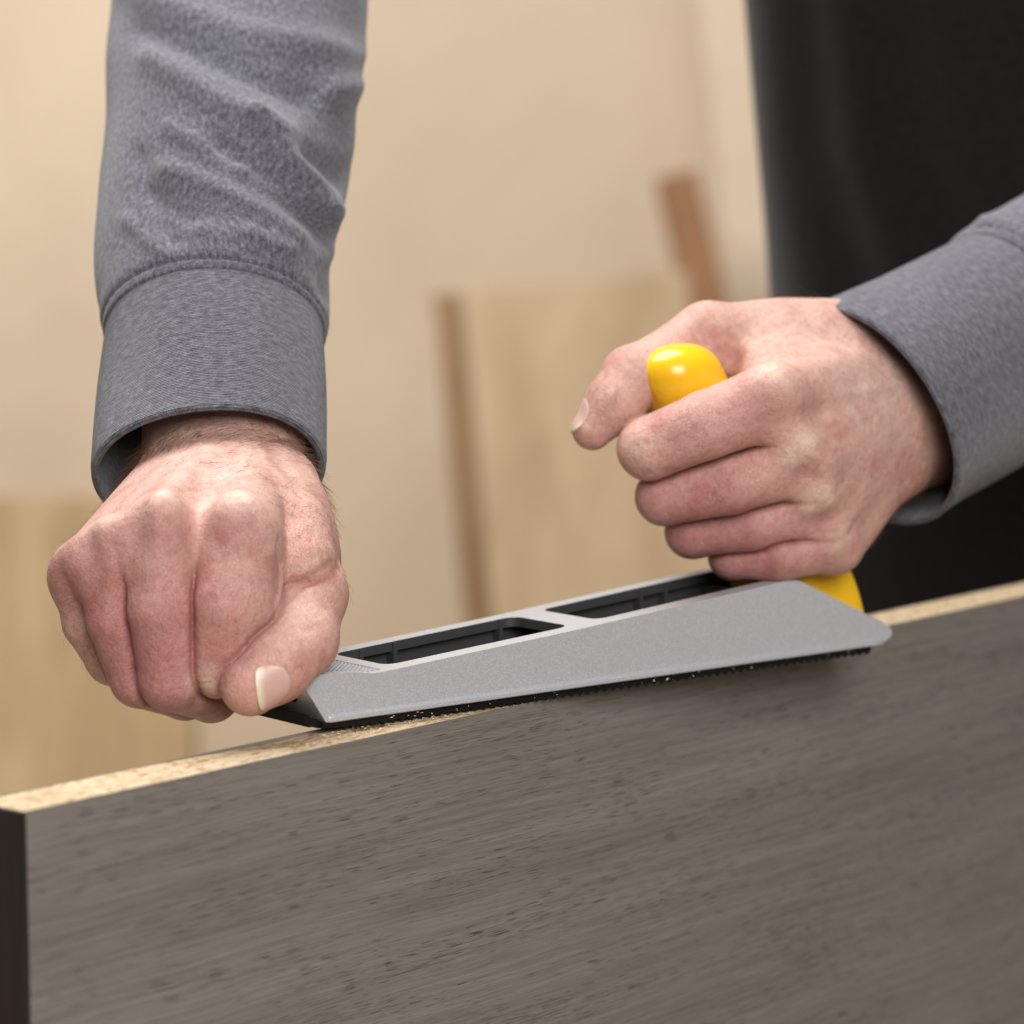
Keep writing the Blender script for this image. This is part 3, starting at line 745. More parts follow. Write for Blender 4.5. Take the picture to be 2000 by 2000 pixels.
# sawdust crumbs beside the blade
V = []; F = []; r = random.Random(5)
for k in range(190):
    if k < 150:
        u = r.uniform(560, 1000); q = on_z(u, 1584 - 0.2148 * (u - 54) - r.uniform(4, 26), 0)
        if not (LAM < q[1] < T - LAM): continue
        z0 = 0.0001
    else:
        q = TP(r.uniform(4, 240), r.uniform(0.0, 0.9), 0); z0 = r.uniform(0.0012, 0.0030)
    s = r.uniform(0.00012, 0.00045); o_ = len(V)
    ax = Vector((r.gauss(0, 1), r.gauss(0, 1), r.gauss(0, 0.4))).normalized(); ay = ax.orthogonal().normalized(); az = ax.cross(ay)
    for sx, sy, sz in ((-1, 0, 0), (1, 0, 0), (0, -1, 0), (0, 1, 0), (0, 0, -1), (0, 0, 1)):
        p = Vector((q[0], q[1], z0 + s * 0.4)) + ax * sx * s * 1.8 + ay * sy * s * 0.7 + az * sz * s * 0.4; V.append(tuple(p))
    F += [[o_ + a for a in t] for t in ((0, 2, 4), (2, 1, 4), (1, 3, 4), (3, 0, 4), (2, 0, 5), (1, 2, 5), (3, 1, 5), (0, 3, 5))]
sd = mesh_np('sawdust', np.array(V), F, wood_material('sawdust', (0.55, 0.38, 0.20), (0.78, 0.62, 0.40), (600, 600, 600)), None, smooth=False)
sd['kind'] = 'stuff'; sd['label'] = 'pale wood crumbs scattered on the raw panel edge under the blade'; sd['category'] = 'sawdust'

# ------------------------------------------------------------------ the person
person = thing('person', unproj(2150, 1000, 1.52) * np.array([1, 1, 0]) + Z * FLOOR_Z,
               'person in grey sweatshirt and dark shirt pushing the rasp plane with both hands', 'person')
SKIN = (0.60, 0.352, 0.285)
PALE = (0.74, 0.585, 0.46); RED = (0.46, 0.175, 0.17); PINK = (0.56, 0.285, 0.25); VEIN = (0.45, 0.345, 0.335)

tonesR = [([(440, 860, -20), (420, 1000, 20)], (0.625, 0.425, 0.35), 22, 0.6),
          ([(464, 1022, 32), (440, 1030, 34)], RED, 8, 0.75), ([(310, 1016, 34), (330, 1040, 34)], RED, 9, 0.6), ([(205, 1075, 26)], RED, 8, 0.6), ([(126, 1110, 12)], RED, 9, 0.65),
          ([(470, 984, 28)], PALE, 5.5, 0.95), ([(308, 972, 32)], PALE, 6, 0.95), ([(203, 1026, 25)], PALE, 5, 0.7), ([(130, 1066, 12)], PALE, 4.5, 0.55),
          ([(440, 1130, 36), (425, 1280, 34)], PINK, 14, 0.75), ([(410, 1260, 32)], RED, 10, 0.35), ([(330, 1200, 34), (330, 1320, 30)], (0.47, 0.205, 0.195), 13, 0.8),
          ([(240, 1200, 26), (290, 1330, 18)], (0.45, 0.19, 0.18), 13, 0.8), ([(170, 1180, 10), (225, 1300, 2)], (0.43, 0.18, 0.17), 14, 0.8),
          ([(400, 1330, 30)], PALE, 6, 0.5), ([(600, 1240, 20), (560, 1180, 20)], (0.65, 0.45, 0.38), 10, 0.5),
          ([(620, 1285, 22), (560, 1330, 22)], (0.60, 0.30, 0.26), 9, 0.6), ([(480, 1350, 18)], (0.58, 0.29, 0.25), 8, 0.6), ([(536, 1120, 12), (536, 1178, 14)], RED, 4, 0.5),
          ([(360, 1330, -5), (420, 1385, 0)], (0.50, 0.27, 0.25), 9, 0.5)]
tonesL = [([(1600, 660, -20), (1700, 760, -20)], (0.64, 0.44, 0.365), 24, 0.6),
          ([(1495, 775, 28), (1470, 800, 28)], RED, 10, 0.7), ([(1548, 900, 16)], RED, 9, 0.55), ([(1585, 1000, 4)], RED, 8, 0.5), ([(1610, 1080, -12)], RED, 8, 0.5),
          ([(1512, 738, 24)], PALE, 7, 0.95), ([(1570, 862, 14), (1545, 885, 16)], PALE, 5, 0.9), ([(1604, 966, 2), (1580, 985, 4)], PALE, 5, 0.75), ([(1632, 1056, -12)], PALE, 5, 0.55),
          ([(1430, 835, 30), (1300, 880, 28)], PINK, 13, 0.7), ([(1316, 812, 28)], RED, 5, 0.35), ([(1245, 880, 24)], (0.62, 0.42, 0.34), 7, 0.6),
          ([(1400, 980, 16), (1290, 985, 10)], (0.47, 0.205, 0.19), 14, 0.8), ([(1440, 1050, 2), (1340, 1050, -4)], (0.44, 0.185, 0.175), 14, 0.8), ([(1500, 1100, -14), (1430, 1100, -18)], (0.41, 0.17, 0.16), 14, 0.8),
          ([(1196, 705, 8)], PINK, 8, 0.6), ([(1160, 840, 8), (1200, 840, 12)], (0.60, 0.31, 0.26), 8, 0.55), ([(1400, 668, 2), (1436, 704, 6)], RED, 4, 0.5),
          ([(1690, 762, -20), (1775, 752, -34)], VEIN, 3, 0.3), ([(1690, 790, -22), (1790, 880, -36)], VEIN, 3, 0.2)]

# right hand, at the nose of the tool (fist seen knuckles first)
FR = Frame(400, 1100, 0.960)
R = dict(
    palm=[((440, 680, -108), (440, 852, -65), 20, 20), ((498, 680, -108), (495, 858, -66), 19, 18), ((382, 680, -108), (380, 872, -66), 19, 18),
          ((495, 925, -50), (466, 1048, 17), 14, 13.0), ((445, 918, -50), (316, 1042, 20), 14.5, 12.8), ((390, 925, -50), (214, 1092, 13), 14, 11.8),
          ((345, 940, -52), (163, 1126, 2), 13, 10.6), ((420, 1130, -26), (330, 1180, -24), 24, 22), ((520, 1080, -24), (555, 1150, -26), 20, 17),
          ((250, 1150, -18), (330, 1240, -20), 17, 16)],
    fingers=[[(462, 1052, 17, 13.0), (446, 1180, 20, 12.8), (420, 1292, 14, 11.5), (455, 1312, -10, 9.5), (500, 1275, -18, 8.5)],
             [(314, 1048, 20, 12.2), (318, 1190, 22, 11.1), (333, 1322, 16, 10.7), (412, 1354, -6, 9.4), (450, 1310, -20, 8.5)],
             [(212, 1098, 13, 11.2), (230, 1210, 14, 9.8), (274, 1322, 9, 9.8), (362, 1352, -12, 9.0), (410, 1310, -24, 8.3)],
             [(163, 1132, 2, 10.0), (176, 1215, -1, 8.8), (220, 1286, -7, 8.6), (300, 1330, -22, 8.0), (350, 1300, -30, 7.6)]],
    thumb=[(550, 1010, -34, 13.5), (602, 1160, -8, 12.4), (583, 1250, 8, 12.2), (538, 1300, 19, 11.4), (489, 1340, 24, 9.5)],
    web=[((548, 1010, -20), (516, 1118, -4), 12, 9), ((488, 1090, 8), (490, 1195, 10), 10.5, 10), ((552, 950, -44), (580, 1090, -19), 12.5, 13), ((580, 1030, -14), (588, 1105, -4), 11, 11.5, 3.0)],
    thumb_blend=32,
    marks=[  # knuckles, tendons, hollows, creases: (points, height, spread)
        ([(464, 994, 28)], 3.4, 8.5), ([(308, 984, 32)], 3.8, 8.5), ([(200, 1034, 25)], 4.2, 7), ([(126, 1086, 10)], 2.2, 7),
        ([(386, 1040, 24), (384, 970, 5)], -2.6, 8), ([(258, 1045, 24), (285, 975, 4)], -2.8, 7), ([(170, 1075, 14), (205, 1015, 0)], -2.2, 6),
        ([(466, 985, 28), (478, 900, -22)], 0.9, 5), ([(312, 975, 28), (400, 880, -25)], 1.0, 4.5), ([(210, 1030, 22), (330, 900, -28)], 0.8, 4.5),
        ([(270, 1000, 22), (264, 1060, 26), (262, 1140, 24)], -1.3, 4.6), ([(174, 1050, 16), (180, 1100, 14), (186, 1150, 14)], -1.2, 4.6), ([(386, 1000, 20), (380, 1060, 28), (372, 1120, 28)], -1.0, 4.2),
        ([(544, 1062, 10), (551, 1105, 10), (550, 1150, 10), (540, 1178, 12)], -2.8, 1.7),
        ([(545, 1166, 12), (590, 1142, 8), (625, 1118, -2), (654, 1100, -12)], -2.0, 2.2),
        ([(560, 1172, 16), (600, 1158, 10), (640, 1135, -2)], 0.5, 3.0),
        ([(412, 1290, 32)], 0.9, 7), ([(390, 1322, 30), (440, 1326, 30)], -0.35, 0.9), ([(388, 1334, 29), (440, 1340, 28)], -0.3, 0.9),
        ([(292, 1340, 28), (350, 1348, 28)], -0.35, 0.9), ([(296, 1330, 29), (345, 1334, 29)], -0.25, 0.9),
        ([(622, 1262, 20)], 1.1, 7), ([(590, 1300, 26), (628, 1290, 18)], -0.25, 1.2), ([(575, 1240, 24), (618, 1228, 18)], -0.25, 1.4),
        ([(604, 1208, 20), (640, 1190, 10)], -0.3, 1.6), ([(600, 1040, -8), (640, 1060, -16)], -0.5, 3), ([(610, 1090, -4), (648, 1080, -12)], -0.45, 1.6),
        ([(505, 880, -22), (560, 960, -12), (590, 1040, -6)], 0.5, 2.6), ([(540, 870, -30), (605, 960, -24)], 0.35, 2.2),
        ([(486, 1002, 26), (444, 1006, 30)], -0.25, 1.0), ([(490, 1018, 28), (436, 1024, 31)], -0.3, 1.0), ([(330, 1002, 34), (288, 1012, 33)], -0.25, 1.0),
    ],
    lo=(40, 1460, -118), hi=(725, 690, 52))
R['tones'] = tonesR
VR, FRc, fR = build_hand(FR, R)

# left hand, closed round the grip
FL = Frame(1480, 860, 1.065)
L = dict(
    palm=[((1800, 770, -72), (1735, 800, -46), 22, 20.5), ((1790, 710, -74), (1712, 745, -48), 19, 17.5), ((1815, 850, -76), (1752, 868, -50), 20, 18.5),
          ((1665, 735, -34), (1512, 792, 12), 17, 13.6), ((1700, 800, -34), (1572, 895, 2), 16.5, 13.2), ((1715, 850, -40), (1605, 985, -10), 16, 12.3),
          ((1715, 905, -46), (1628, 1062, -23), 15.5, 11.2), ((1600, 780, -36), (1570, 900, -40), 20, 19), ((1660, 900, -52), (1640, 1010, -52), 17, 14)],
    fingers=[[(1504, 785, 12, 13.2), (1380, 830, 17, 12.0), (1268, 876, 13, 11.2), (1262, 850, -14, 9.4), (1330, 815, -26, 8.5)],
             [(1566, 896, 3, 12.4), (1425, 944, 7, 11.0), (1298, 970, 2, 10.3), (1300, 945, -24, 9.2), (1370, 915, -36, 8.3)],
             [(1600, 986, -9, 11.6), (1470, 1022, -6, 10.2), (1352, 1038, -10, 9.7), (1350, 1015, -34, 8.8), (1420, 990, -46, 8.2)],
             [(1624, 1058, -19, 10.6), (1525, 1082, -12, 9.6), (1432, 1086, -16, 8.9), (1428, 1068, -42, 8.2), (1490, 1050, -58, 7.5)]],
    thumb=[(1640, 672, -46, 18.5), (1388, 664, -16, 13.0), (1240, 738, 0, 10.9), (1200, 790, 4, 10.0), (1157, 840, 5, 7.2)],
    web=[((1500, 672, -24), (1440, 690, -16), 13, 11), ((1560, 700, -26), (1500, 728, -6), 15, 11), ((1600, 690, -36), (1480, 690, -24), 17, 13)],
    thumb_blend=46,
    marks=[
        ([(1512, 742, 24), (1490, 752, 26)], 3.6, 8), ([(1572, 864, 14), (1540, 880, 17)], 3.4, 6.5), ([(1606, 968, 2), (1578, 982, 5)], 3.0, 6), ([(1632, 1056, -12), (1612, 1064, -9)], 2.4, 6),
        ([(1535, 822, 18), (1600, 806, -8)], -2.8, 7), ([(1576, 932, 4), (1640, 905, -20)], -2.6, 6), ([(1606, 1024, -6), (1665, 990, -28)], -2.2, 5.5),
        ([(1508, 745, 22), (1640, 700, -22)], 0.8, 5), ([(1566, 865, 12), (1690, 800, -22)], 0.8, 4.5), ([(1602, 970, 2), (1720, 870, -28)], 0.7, 4.5),
        ([(1376, 652, -2), (1412, 668, 2), (1432, 700, 6)], -1.6, 4), ([(1398, 660, 0), (1382, 672, 0)], -0.8, 2), ([(1420, 690, 4), (1400, 690, 4)], -1.0, 2.2),
        ([(1246, 872, 25), (1256, 926, 22)], -0.35, 1.0), ([(1262, 868, 26), (1272, 925, 23)], -0.3, 1.0), ([(1278, 866, 27), (1286, 916, 25)], -0.18, 1.0),
        ([(1590, 786, -4), (1640, 770, -10), (1690, 768, -22), (1730, 754, -28), (1785, 748, -34)], 0.5, 2.4), ([(1690, 762, -22), (1720, 840, -28), (1790, 880, -36)], 0.4, 2.2),
        ([(1196, 700, 4)], 0.9, 8), ([(1206, 690, 6), (1226, 712, 12)], -0.3, 1.2), ([(1194, 706, 6), (1216, 726, 12)], -0.25, 1.2),
        ([(1356, 612, -10)], 1.4, 10), ([(1310, 815, 30)], 0.6, 6),
    ],
    lo=(1095, 1175, -135), hi=(1960, 545, 52))
L['tones'] = tonesL; L['fold_thumb'] = 0.0; L['thumb_crease'] = 0.3
VL, FLc, fL = build_hand(FL, L)

def vnormals(f, V):
    g = grad(f, V); return g / np.maximum(np.linalg.norm(g, axis=1), 1e-6)[:, None]
NR = vnormals(fR, VR); NL = vnormals(fL, VL)
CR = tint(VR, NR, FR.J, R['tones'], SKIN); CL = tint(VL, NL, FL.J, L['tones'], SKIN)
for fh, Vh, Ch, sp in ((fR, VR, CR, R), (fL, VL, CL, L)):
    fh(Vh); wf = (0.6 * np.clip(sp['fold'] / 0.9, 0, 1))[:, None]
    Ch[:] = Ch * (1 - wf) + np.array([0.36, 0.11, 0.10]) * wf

# arms and trunk hidden in the clothes (coarse), so the body goes on where the hands leave the cuffs
def lat(x, d, z):                                # lateral offset, depth along the view, height
    return np.array([CAM[0], CAM[1], 0]) + FH * d + RH_ * x + Z * z
wristR = unproj(430, 790, 1.05); elbowR = unproj(520, -230, 1.20); shoulderR = lat(0.06, 1.43, 0.50)
wristL = unproj(1790, 790, 1.135); elbowL = unproj(2420, 560, 1.30); shoulderL = lat(0.50, 1.50, 0.47)
hip = lat(0.34, 1.62, -0.02); chest = lat(0.30, 1.50, 0.33); neck = lat(0.28, 1.44, 0.56)
def fbody(P):
    P = P / 1000
    d = rcone(P, elbowR, wristR, 0.040, 0.024)
    d = smin(d, rcone(P, shoulderR, elbowR, 0.055, 0.040), 0.02)
    d2 = smin(rcone(P, elbowL, wristL, 0.040, 0.024), rcone(P, shoulderL, elbowL, 0.055, 0.040), 0.02)
    d = np.minimum(d, d2)
    for s in (-1, 1):
        d = smin(d, rcone(P, hip + RH_ * 0.07 * s, chest + RH_ * 0.075 * s, 0.06, 0.07), 0.05)
    d = smin(d, rcone(P, chest, neck, 0.07, 0.045), 0.05)
    d = smin(d, rcone(P, chest + Z * 0.1, shoulderR, 0.055, 0.05), 0.03); d = smin(d, rcone(P, chest + Z * 0.1, shoulderL, 0.055, 0.05), 0.03)
    return d * 1000
pts = np.array([wristR, elbowR, shoulderR, wristL, elbowL, shoulderL, hip, neck]) * 1000
VB, FB = polygonise(fbody, pts.min(0) - 200, pts.max(0) + 200, 9.0)
Vall = np.concatenate([FR.world(VR), FL.world(VL), VB / 1000])
Fall = np.concatenate([FRc, FLc + len(VR), FB + len(VR) + len(VL)])
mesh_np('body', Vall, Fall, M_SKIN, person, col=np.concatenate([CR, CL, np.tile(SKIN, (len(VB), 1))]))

# thumb nails
J = FR.J
ax = np.array([-0.66, -0.20, 0.72])
nail_patch(fR, FR, J(487, 1349, 31), ax, np.array([0.74, -0.09, 0.65]), 11.0, 15.4, 'thumb_nail', person)
J = FL.J
ax = J(1126, 850, 6) - J(1190, 782, 4)
nail_patch(fL, FL, J(1119, 847, 6), ax, np.array([-0.72, 0.64, 0.27]), 13, 11.5, 'thumb_nail', person)

# ------------------------------------------------------------------ clothes
def frame_rings(C, ref):
    C = np.asarray(C); t = np.gradient(C, axis=0); t /= np.linalg.norm(t, axis=1)[:, None]
    d = ref - t * (t @ ref)[:, None]; d /= np.linalg.norm(d, axis=1)[:, None]
    s = np.cross(t, d)
    return t, d, s
def spline(pts, n):
    pts = np.asarray(pts, float); x = np.linspace(0, len(pts) - 1, n)
    return np.stack([cr(x, np.arange(len(pts)), pts[:, i]) for i in range(pts.shape[1])], 1)
def tube(name, C, A, B, ref, mat, parent, seg=160, disp=None, thick=0.0012, fold_in=0.02, start_skew=None):
    """cloth tube: centres C, half-widths A (sideways) and B (towards ref); the rim at the start is turned in"""
    t, d, s = frame_rings(C, ref)
    th = np.linspace(-np.pi, np.pi, seg, endpoint=False)
    n = len(C)
    P = C[:, None, :] + s[:, None, :] * (A[:, None] * np.sin(th))[:, :, None] + d[:, None, :] * (B[:, None] * np.cos(th))[:, :, None]
    if start_skew is not None: P = start_skew(P, th, t)
    nr = s[:, None, :] * (np.sin(th) / A[:, None])[:, :, None] + d[:, None, :] * (np.cos(th) / B[:, None])[:, :, None]
    nr /= np.linalg.norm(nr, axis=2)[:, :, None]
    lens = np.concatenate([[0], np.cumsum(np.linalg.norm(np.diff(C, axis=0), axis=1))])
    if disp is not None: P = P + nr * disp(P, th, lens, nr)[:, :, None]
    uvx = th[None, :] * np.mean((A + B) / 2) * np.ones((n, 1)); uvy = lens[:, None] * np.ones((1, seg))
    rows = [P]; uvs = [np.stack([uvx, uvy], -1)]
    # turned-in rim: a rounded lip, then the inside face
    inn = []; inuv = []
    k = max(2, int(np.searchsorted(lens, fold_in)))
    ctr = P.mean(1, keepdims=True)
    for j in range(k, 0, -1):
        inn.append(P[j] - nr[j] * thick * 2); inuv.append(np.stack([uvx[0], -lens[j] * np.ones(seg)], -1))
    for a in (150, 120, 90, 60, 30):
        a = math.radians(a); inn.append(P[0] - nr[0] * thick * (1 - math.cos(a)) - t[0] * thick * math.sin(a)); inuv.append(np.stack([uvx[0], np.full(seg, -0.0008 * a)], -1))
    V = np.concatenate([np.array(inn), P]); UV = np.concatenate([np.array(inuv), uvs[0]])
    n = len(V); i, j = np.meshgrid(np.arange(n - 1), np.arange(seg), indexing='ij')
    j2 = (j + 1) % seg
    F = np.stack([i * seg + j, i * seg + j2, (i + 1) * seg + j2, (i + 1) * seg + j], -1).reshape(-1, 4)
    return mesh_np(name, V.reshape(-1, 3), F[:, ::-1], mat, parent, uv=UV.reshape(-1, 2)), P, nr
def pix_disp(folds):
    def g(P, th, lens, nr):
        u, v = project(P.reshape(-1, 3)); u = u.reshape(P.shape[:2]); v = v.reshape(P.shape[:2])
        face = np.clip(-(nr @ FWD) * 2.5 + 0.5, 0, 1)
        out = np.zeros(P.shape[:2]); Q = np.stack([u, v], -1).reshape(-1, 2)
        for pts, amp, sig in folds:
            dd = poly_d(Q, [np.array(p, float) for p in pts]).reshape(P.shape[:2])
            out += 1.15 * amp / 1000 * np.exp(-(dd / sig) ** 2) * face
        return out
    return g
def wav(seed, n=26, amp=0.0009):
    r = np.random.default_rng(seed); K = [(r.integers(1, 5), r.uniform(20, 110), r.uniform(0, 6.3), r.uniform(0.3, 1)) for _ in range(n)]
    return lambda th, lens: amp * sum(a * np.sin(k * th[None, :] + q * lens[:, None] + p) for k, q, p, a in K) / math.sqrt(n)

# right sleeve and cuff
oR = unproj(410, 921, 1.022); sR = unproj(420, 642, 1.060)
axR = (sR - oR); LR = np.linalg.norm(axR)
CcR = spline([oR, oR + axR * 0.5, sR, sR + axR * 0.12], 46)
tt = np.linspace(0, 1, 46)
sleeveR_parent = None
foldsR = [([(500, 240), (560, 310), (600, 350), (640, 395)], 3.8, 26), ([(430, 285), (520, 350), (590, 410), (640, 470)], -3.2, 22),
          ([(330, 330), (430, 370), (520, 420), (585, 460)], 2.4, 22), ([(290, 370), (370, 420), (450, 450)], -1.8, 20), ([(270, 300), (300, 400), (340, 470)], -1.6, 18),
          ([(400, 440), (480, 455), (560, 490)], 2.2, 20), ([(250, 430), (320, 500), (380, 520)], 1.4, 18), ([(648, 440), (652, 490)], 3.0, 36), ([(650, 530), (640, 570)], -2.5, 22),
          ([(480, 330), (560, 380), (640, 420)], 1.8, 16), ([(600, 300), (660, 340), (700, 330)], -3.0, 22), ([(330, 250), (420, 300), (470, 330)], 1.6, 18),
          ([(300, 120), (420, 200), (560, 260)], 3, 26), ([(280, 60), (420, 120), (600, 190)], -3, 24), ([(260, -20), (460, 60), (700, 110)], 3, 28), ([(650, 180), (740, 160)], 4, 30)]
def seamP(base, ax, c):                         # distance along the axis
    return lambda P: ((P - base) @ (ax / np.linalg.norm(ax)))
wR = wav(3)
mid1 = sR + axR * 0.55 - RIGHT * 0.0015; mid2 = sR + axR * 1.15 + RIGHT * 0.001
CsR = spline([sR - axR * 0.03, sR + axR * 0.22, mid1, mid2, unproj(470, 20, 1.165), elbowR, (elbowR * 0.55 + shoulderR * 0.45), shoulderR], 260)
ls = np.concatenate([[0], np.cumsum(np.linalg.norm(np.diff(CsR, axis=0), axis=1))])
AsR = np.interp(ls, [0, 0.006, 0.02, 0.07, 0.14, 0.25, 0.45, 0.7], [0.0395, 0.0408, 0.0415, 0.0452, 0.0485, 0.053, 0.06, 0.075])
BsR = np.interp(ls, [0, 0.006, 0.02, 0.07, 0.14, 0.25, 0.45, 0.7], [0.0365, 0.0380, 0.0385, 0.0395, 0.0415, 0.048, 0.056, 0.075])
pdR = pix_disp(foldsR)
def dispS(P, th, lens, nr):
    q = pdR(P, th, lens, nr) * np.clip(lens / 0.012, 0, 1)[:, None]
    q += wR(th, lens) * np.clip(lens / 0.02, 0, 1)[:, None]
    q -= 0.0009 * np.exp(-((lens - 0.0026) / 0.0008) ** 2)[:, None] * (0.75 + 0.25 * np.sin(th * 190))[None, :]   # stitch groove above the seam
    return q
slR, _, _ = tube('sleeve', CsR, AsR, BsR, -FWD, M_SLEEVE, person, disp=dispS, thick=0.0011, seg=240)
wC = wav(9, amp=0.0006)
AcR = np.interp(tt, [0, 0.05, 0.3, 0.8, 1], [0.0400, 0.0403, 0.0395, 0.0388, 0.0380]); BcR = np.interp(tt, [0, 0.05, 0.3, 0.8, 1], [0.0385, 0.0380, 0.0364, 0.0350, 0.0342])
def rim_skew(P, th, t):                          # the cuff hangs lower on the thumb-away side
    sh = np.linspace(1, 0, P.shape[0]) ** 2
    return P + t[0][None, None, :] * (sh[:, None] * (-0.006 * np.cos(th) * 0 + 0.0035 * np.sin(th - 0.4)))[:, :, None]
tube('cuff', CcR, AcR, BcR, -FWD, M_CUFF, sub(slR, person), disp=lambda P, th, lens, nr: wC(th, lens), thick=0.0014, seg=240, fold_in=0.045, start_skew=rim_skew)

# left sleeve and cuff
oL = unproj(1706, 806, 1.112); sL = unproj(1980, 660, 1.153)
axL = sL - oL
CcL = spline([oL, oL + axL * 0.5, sL, sL + axL * 0.12], 46)
CsL = spline([sL - axL * 0.03, sL + axL * 0.3, sL + axL * 0.8, sL + axL * 1.5, elbowL, elbowL * 0.5 + shoulderL * 0.5, shoulderL], 200)
ls = np.concatenate([[0], np.cumsum(np.linalg.norm(np.diff(CsL, axis=0), axis=1))])
AsL = np.interp(ls, [0, 0.006, 0.02, 0.1, 0.25, 0.45, 0.7], [0.0445, 0.0460, 0.0468, 0.050, 0.055, 0.06, 0.075]); BsL = AsL * 0.93
wL = wav(5)
foldsL = [([(1925, 440), (1990, 470)], 3, 20), ([(1950, 500), (2010, 520)], -2, 18)]
pdL = pix_disp(foldsL)
def dispL(P, th, lens, nr):
    q = pdL(P, th, lens, nr) * np.clip(lens / 0.012, 0, 1)[:, None] + wL(th, lens) * np.clip(lens / 0.02, 0, 1)[:, None] * 1.4
    q -= 0.0009 * np.exp(-((lens - 0.0026) / 0.0008) ** 2)[:, None] * (0.75 + 0.25 * np.sin(th * 190))[None, :]
    return q
slL, _, _ = tube('sleeve', CsL, AsL, BsL, -FWD, M_SLEEVE, person, disp=dispL, thick=0.0011, seg=240)
AcL = np.interp(tt, [0, 0.05, 0.3, 0.8, 1], [0.0462, 0.0460, 0.0442, 0.0435, 0.0430]); BcL = AcL * 0.92
wC2 = wav(12, amp=0.0007)
def rim_skew2(P, th, t):
    sh = np.linspace(1, 0, P.shape[0]) ** 1.5
    return P + t[0][None, None, :] * (sh[:, None] * (-0.004 * (1 - np.sin(th))))[:, :, None]
tube('cuff', CcL, AcL, BcL, -FWD, M_CUFF, sub(slL, person), disp=lambda P, th, lens, nr: wC2(th, lens), thick=0.0014, seg=240, fold_in=0.045, start_skew=rim_skew2)

# dark shirt over the trunk, dark trousers
foldsT = [([(1500, -150), (1530, 300), (1600, 620)], 3, 62), ([(1560, -150), (1600, 300), (1690, 600)], -3, 62), ([(1620, -150), (1680, 300), (1790, 580)], 3, 66),
          ([(1740, -150), (1790, 300), (1900, 560)], -3, 66), ([(1820, -150), (1880, 250), (1990, 520)], 2.4, 71)]
CT = spline([lat(0.37, 1.70, -0.16), hip, lat(0.325, 1.56, 0.16), chest + Z * 0.02, chest + Z * 0.16, neck - Z * 0.05, neck], 150)
lt = np.linspace(0, 1, 150)
AT = np.interp(lt, [0, 0.16, 0.33, 0.55, 0.75, 0.9, 1], [0.195, 0.194, 0.192, 0.189, 0.19, 0.15, 0.075])
BT = np.interp(lt, [0, 0.16, 0.33, 0.55, 0.75, 0.9, 1], [0.13, 0.13, 0.125, 0.13, 0.12, 0.09, 0.07])
wT = wav(21, amp=0.003)
pdT = pix_disp(foldsT)
tube('shirt', CT, AT, BT, -FWD, M_DARK, person, seg=220, disp=lambda P, th, lens, nr: pdT(P, th, lens, nr) + wT(th, lens * 0.25), thick=0.0015)
for s in (-1, 1):
    top = lat(0.36 + 0.09 * s, 1.70, -0.06); bot = lat(0.36 + 0.13 * s, 1.70, FLOOR_Z + 0.03)
    Cl = spline([bot, bot * 0.5 + top * 0.5 - FH * 0.03, top], 40)
    tube('trouser_leg', Cl, np.interp(np.linspace(0, 1, 40), [0, 1], [0.075, 0.105]), np.interp(np.linspace(0, 1, 40), [0, 1], [0.08, 0.115]), -FH, M_DARK, person, seg=48)

# ------------------------------------------------------------------ fine hair on wrists and knuckles
def grow(V, Nn, fr, zones, seed):
    r = np.random.default_rng(seed); out = []
    for pts, rad, count, ln, comb, curl in zones:
        q = poly_d(V, [fr.J(*p) for p in pts]) if len(pts) > 1 else np.sqrt(((V - fr.J(*pts[0])) ** 2).sum(1))
        w = np.exp(-(q / rad) ** 2); w[q > rad * 1.7] = 0
        idx = r.choice(len(V), count, p=w / w.sum())
        for i in idx:
            p = V[i] + r.normal(0, 0.25, 3); n = Nn[i]; c = np.array(comb, float)
            c = c - n * (c @ n); c /= np.linalg.norm(c) + 1e-6
            side = np.cross(n, c); L_ = ln * r.uniform(0.5, 1.35)
            a = r.normal(0, 0.45); d0 = c * math.cos(a) + side * math.sin(a); d = d0 * 0.85 + n * r.uniform(0.3, 0.6)
            bend = side * r.normal(0, curl) - n * r.uniform(0.05, 0.22)
            pl = [p]
            for k in range(5):
                d = d + bend * 0.35; d /= np.linalg.norm(d); pl.append(pl[-1] + d * L_ / 5)
            out.append(np.array(pl))
    return out
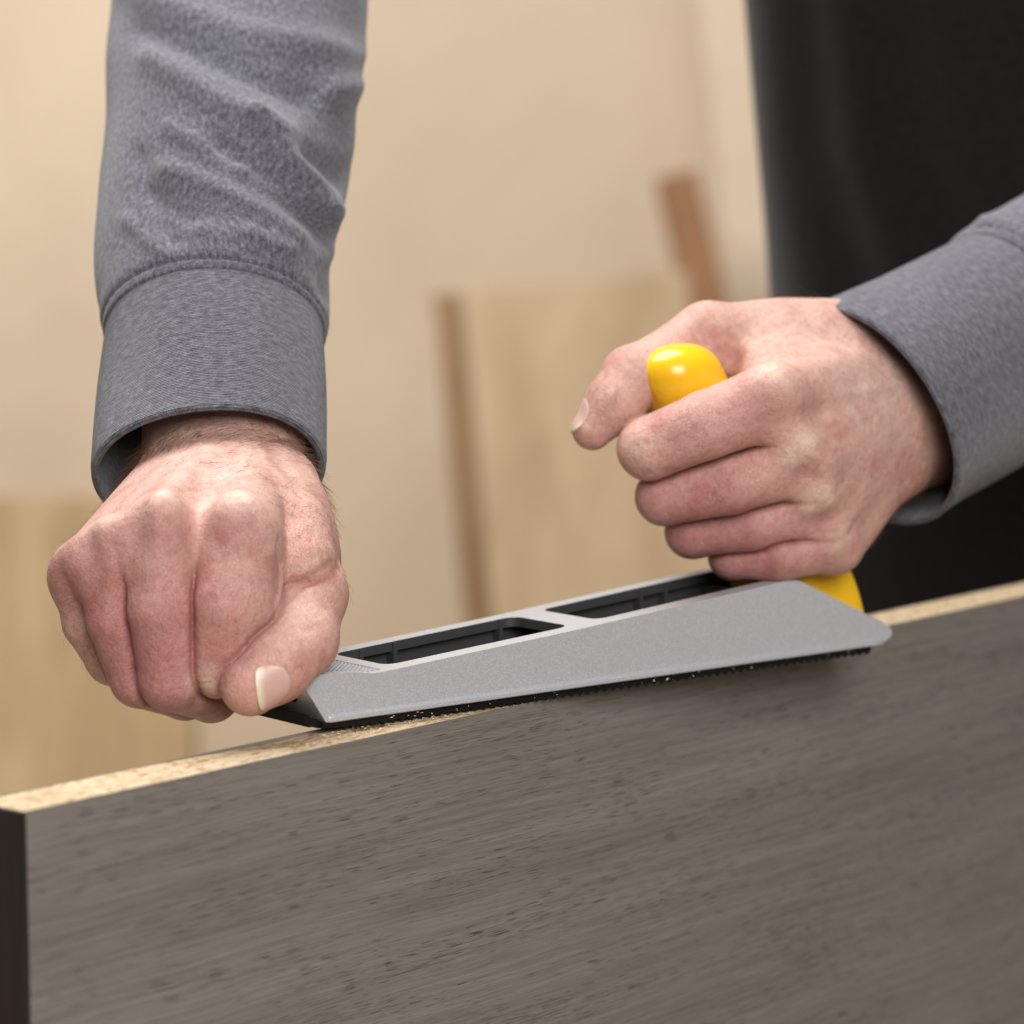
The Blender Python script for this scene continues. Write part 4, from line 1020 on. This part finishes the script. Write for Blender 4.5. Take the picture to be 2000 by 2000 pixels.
def hair_mesh(strands, fr, r0=0.042):
    n = len(strands); S = np.array(strands)                     # n,6,3
    t = np.gradient(S, axis=1); t /= np.linalg.norm(t, axis=2)[:, :, None]
    x = np.cross(t, np.array([0.3, 0.5, 0.81])); x /= np.linalg.norm(x, axis=2)[:, :, None]; y = np.cross(t, x)
    rr = r0 * np.array([1, 1, 0.9, 0.75, 0.55, 0.25])[None, :, None]
    ring = np.stack([S + (x * math.cos(a) + y * math.sin(a)) * rr for a in (0, 2.094, 4.189)], 2)   # n,6,3,3
    V = ring.reshape(-1, 3); base = np.arange(n)[:, None, None] * 18
    k, a = np.meshgrid(np.arange(5), np.arange(3), indexing='ij')
    q = np.stack([k * 3 + a, k * 3 + (a + 1) % 3, (k + 1) * 3 + (a + 1) % 3, (k + 1) * 3 + a], -1).reshape(-1, 4)
    return fr.world(V), (np.arange(n)[:, None, None] * 18 + q[None]).reshape(-1, 4)
zR = [([(300, 850, -40), (440, 800, -30), (560, 830, -38)], 9, 430, 7.5, (0.75, -0.75, 0.25), 0.25),
      ([(585, 860, -45), (632, 940, -45), (636, 1000, -38)], 7, 170, 7.0, (0.55, -0.9, 0.1), 0.9),
      ([(255, 880, -50), (200, 950, -45), (140, 1040, -25)], 7, 260, 8.5, (-0.75, -0.35, 0.2), 0.3),
      ([(440, 900, -15), (560, 960, -10), (610, 1040, -10)], 15, 260, 4.0, (0.6, -0.8, 0.1), 0.3),
      ([(300, 1230, 34)], 10, 26, 3.6, (0.2, -0.9, 0.1), 0.4), ([(430, 1190, 36)], 9, 22, 3.6, (0.3, -0.8, 0.1), 0.4), ([(235, 1240, 24)], 9, 30, 3.6, (-0.2, -0.9, 0.1), 0.4), ([(190, 1260, 5)], 9, 60, 4.6, (-0.5, -0.8, 0.1), 0.5)]
zL = [([(1560, 590, -40), (1640, 605, -50)], 8, 240, 6.0, (-0.6, 0.3, 0.2), 0.3), ([(1700, 1040, -45), (1770, 980, -58)], 8, 330, 6.5, (-0.5, -0.8, 0.1), 0.35),
      ([(1700, 700, -25), (1770, 820, -35), (1760, 920, -40)], 12, 320, 4.5, (-0.8, -0.5, 0.2), 0.3), ([(1350, 815, 30)], 9, 24, 4.0, (-0.7, -0.5, 0.3), 0.5),
      ([(1390, 970, 16)], 10, 24, 3.6, (-0.8, -0.5, 0.2), 0.4), ([(1190, 780, 12)], 5, 14, 3.5, (-0.4, 0.6, 0.4), 0.5)]
for Vv, Nn, fr, zn, sd_ in ((VR, NR, FR, zR, 2), (VL, NL, FL, zL, 3)):
    W, Fh = hair_mesh(grow(Vv, Nn, fr, zn, sd_), fr)
    hm = mesh_np('arm_hair', W, Fh, M_HAIR, person); hm['kind'] = 'stuff'
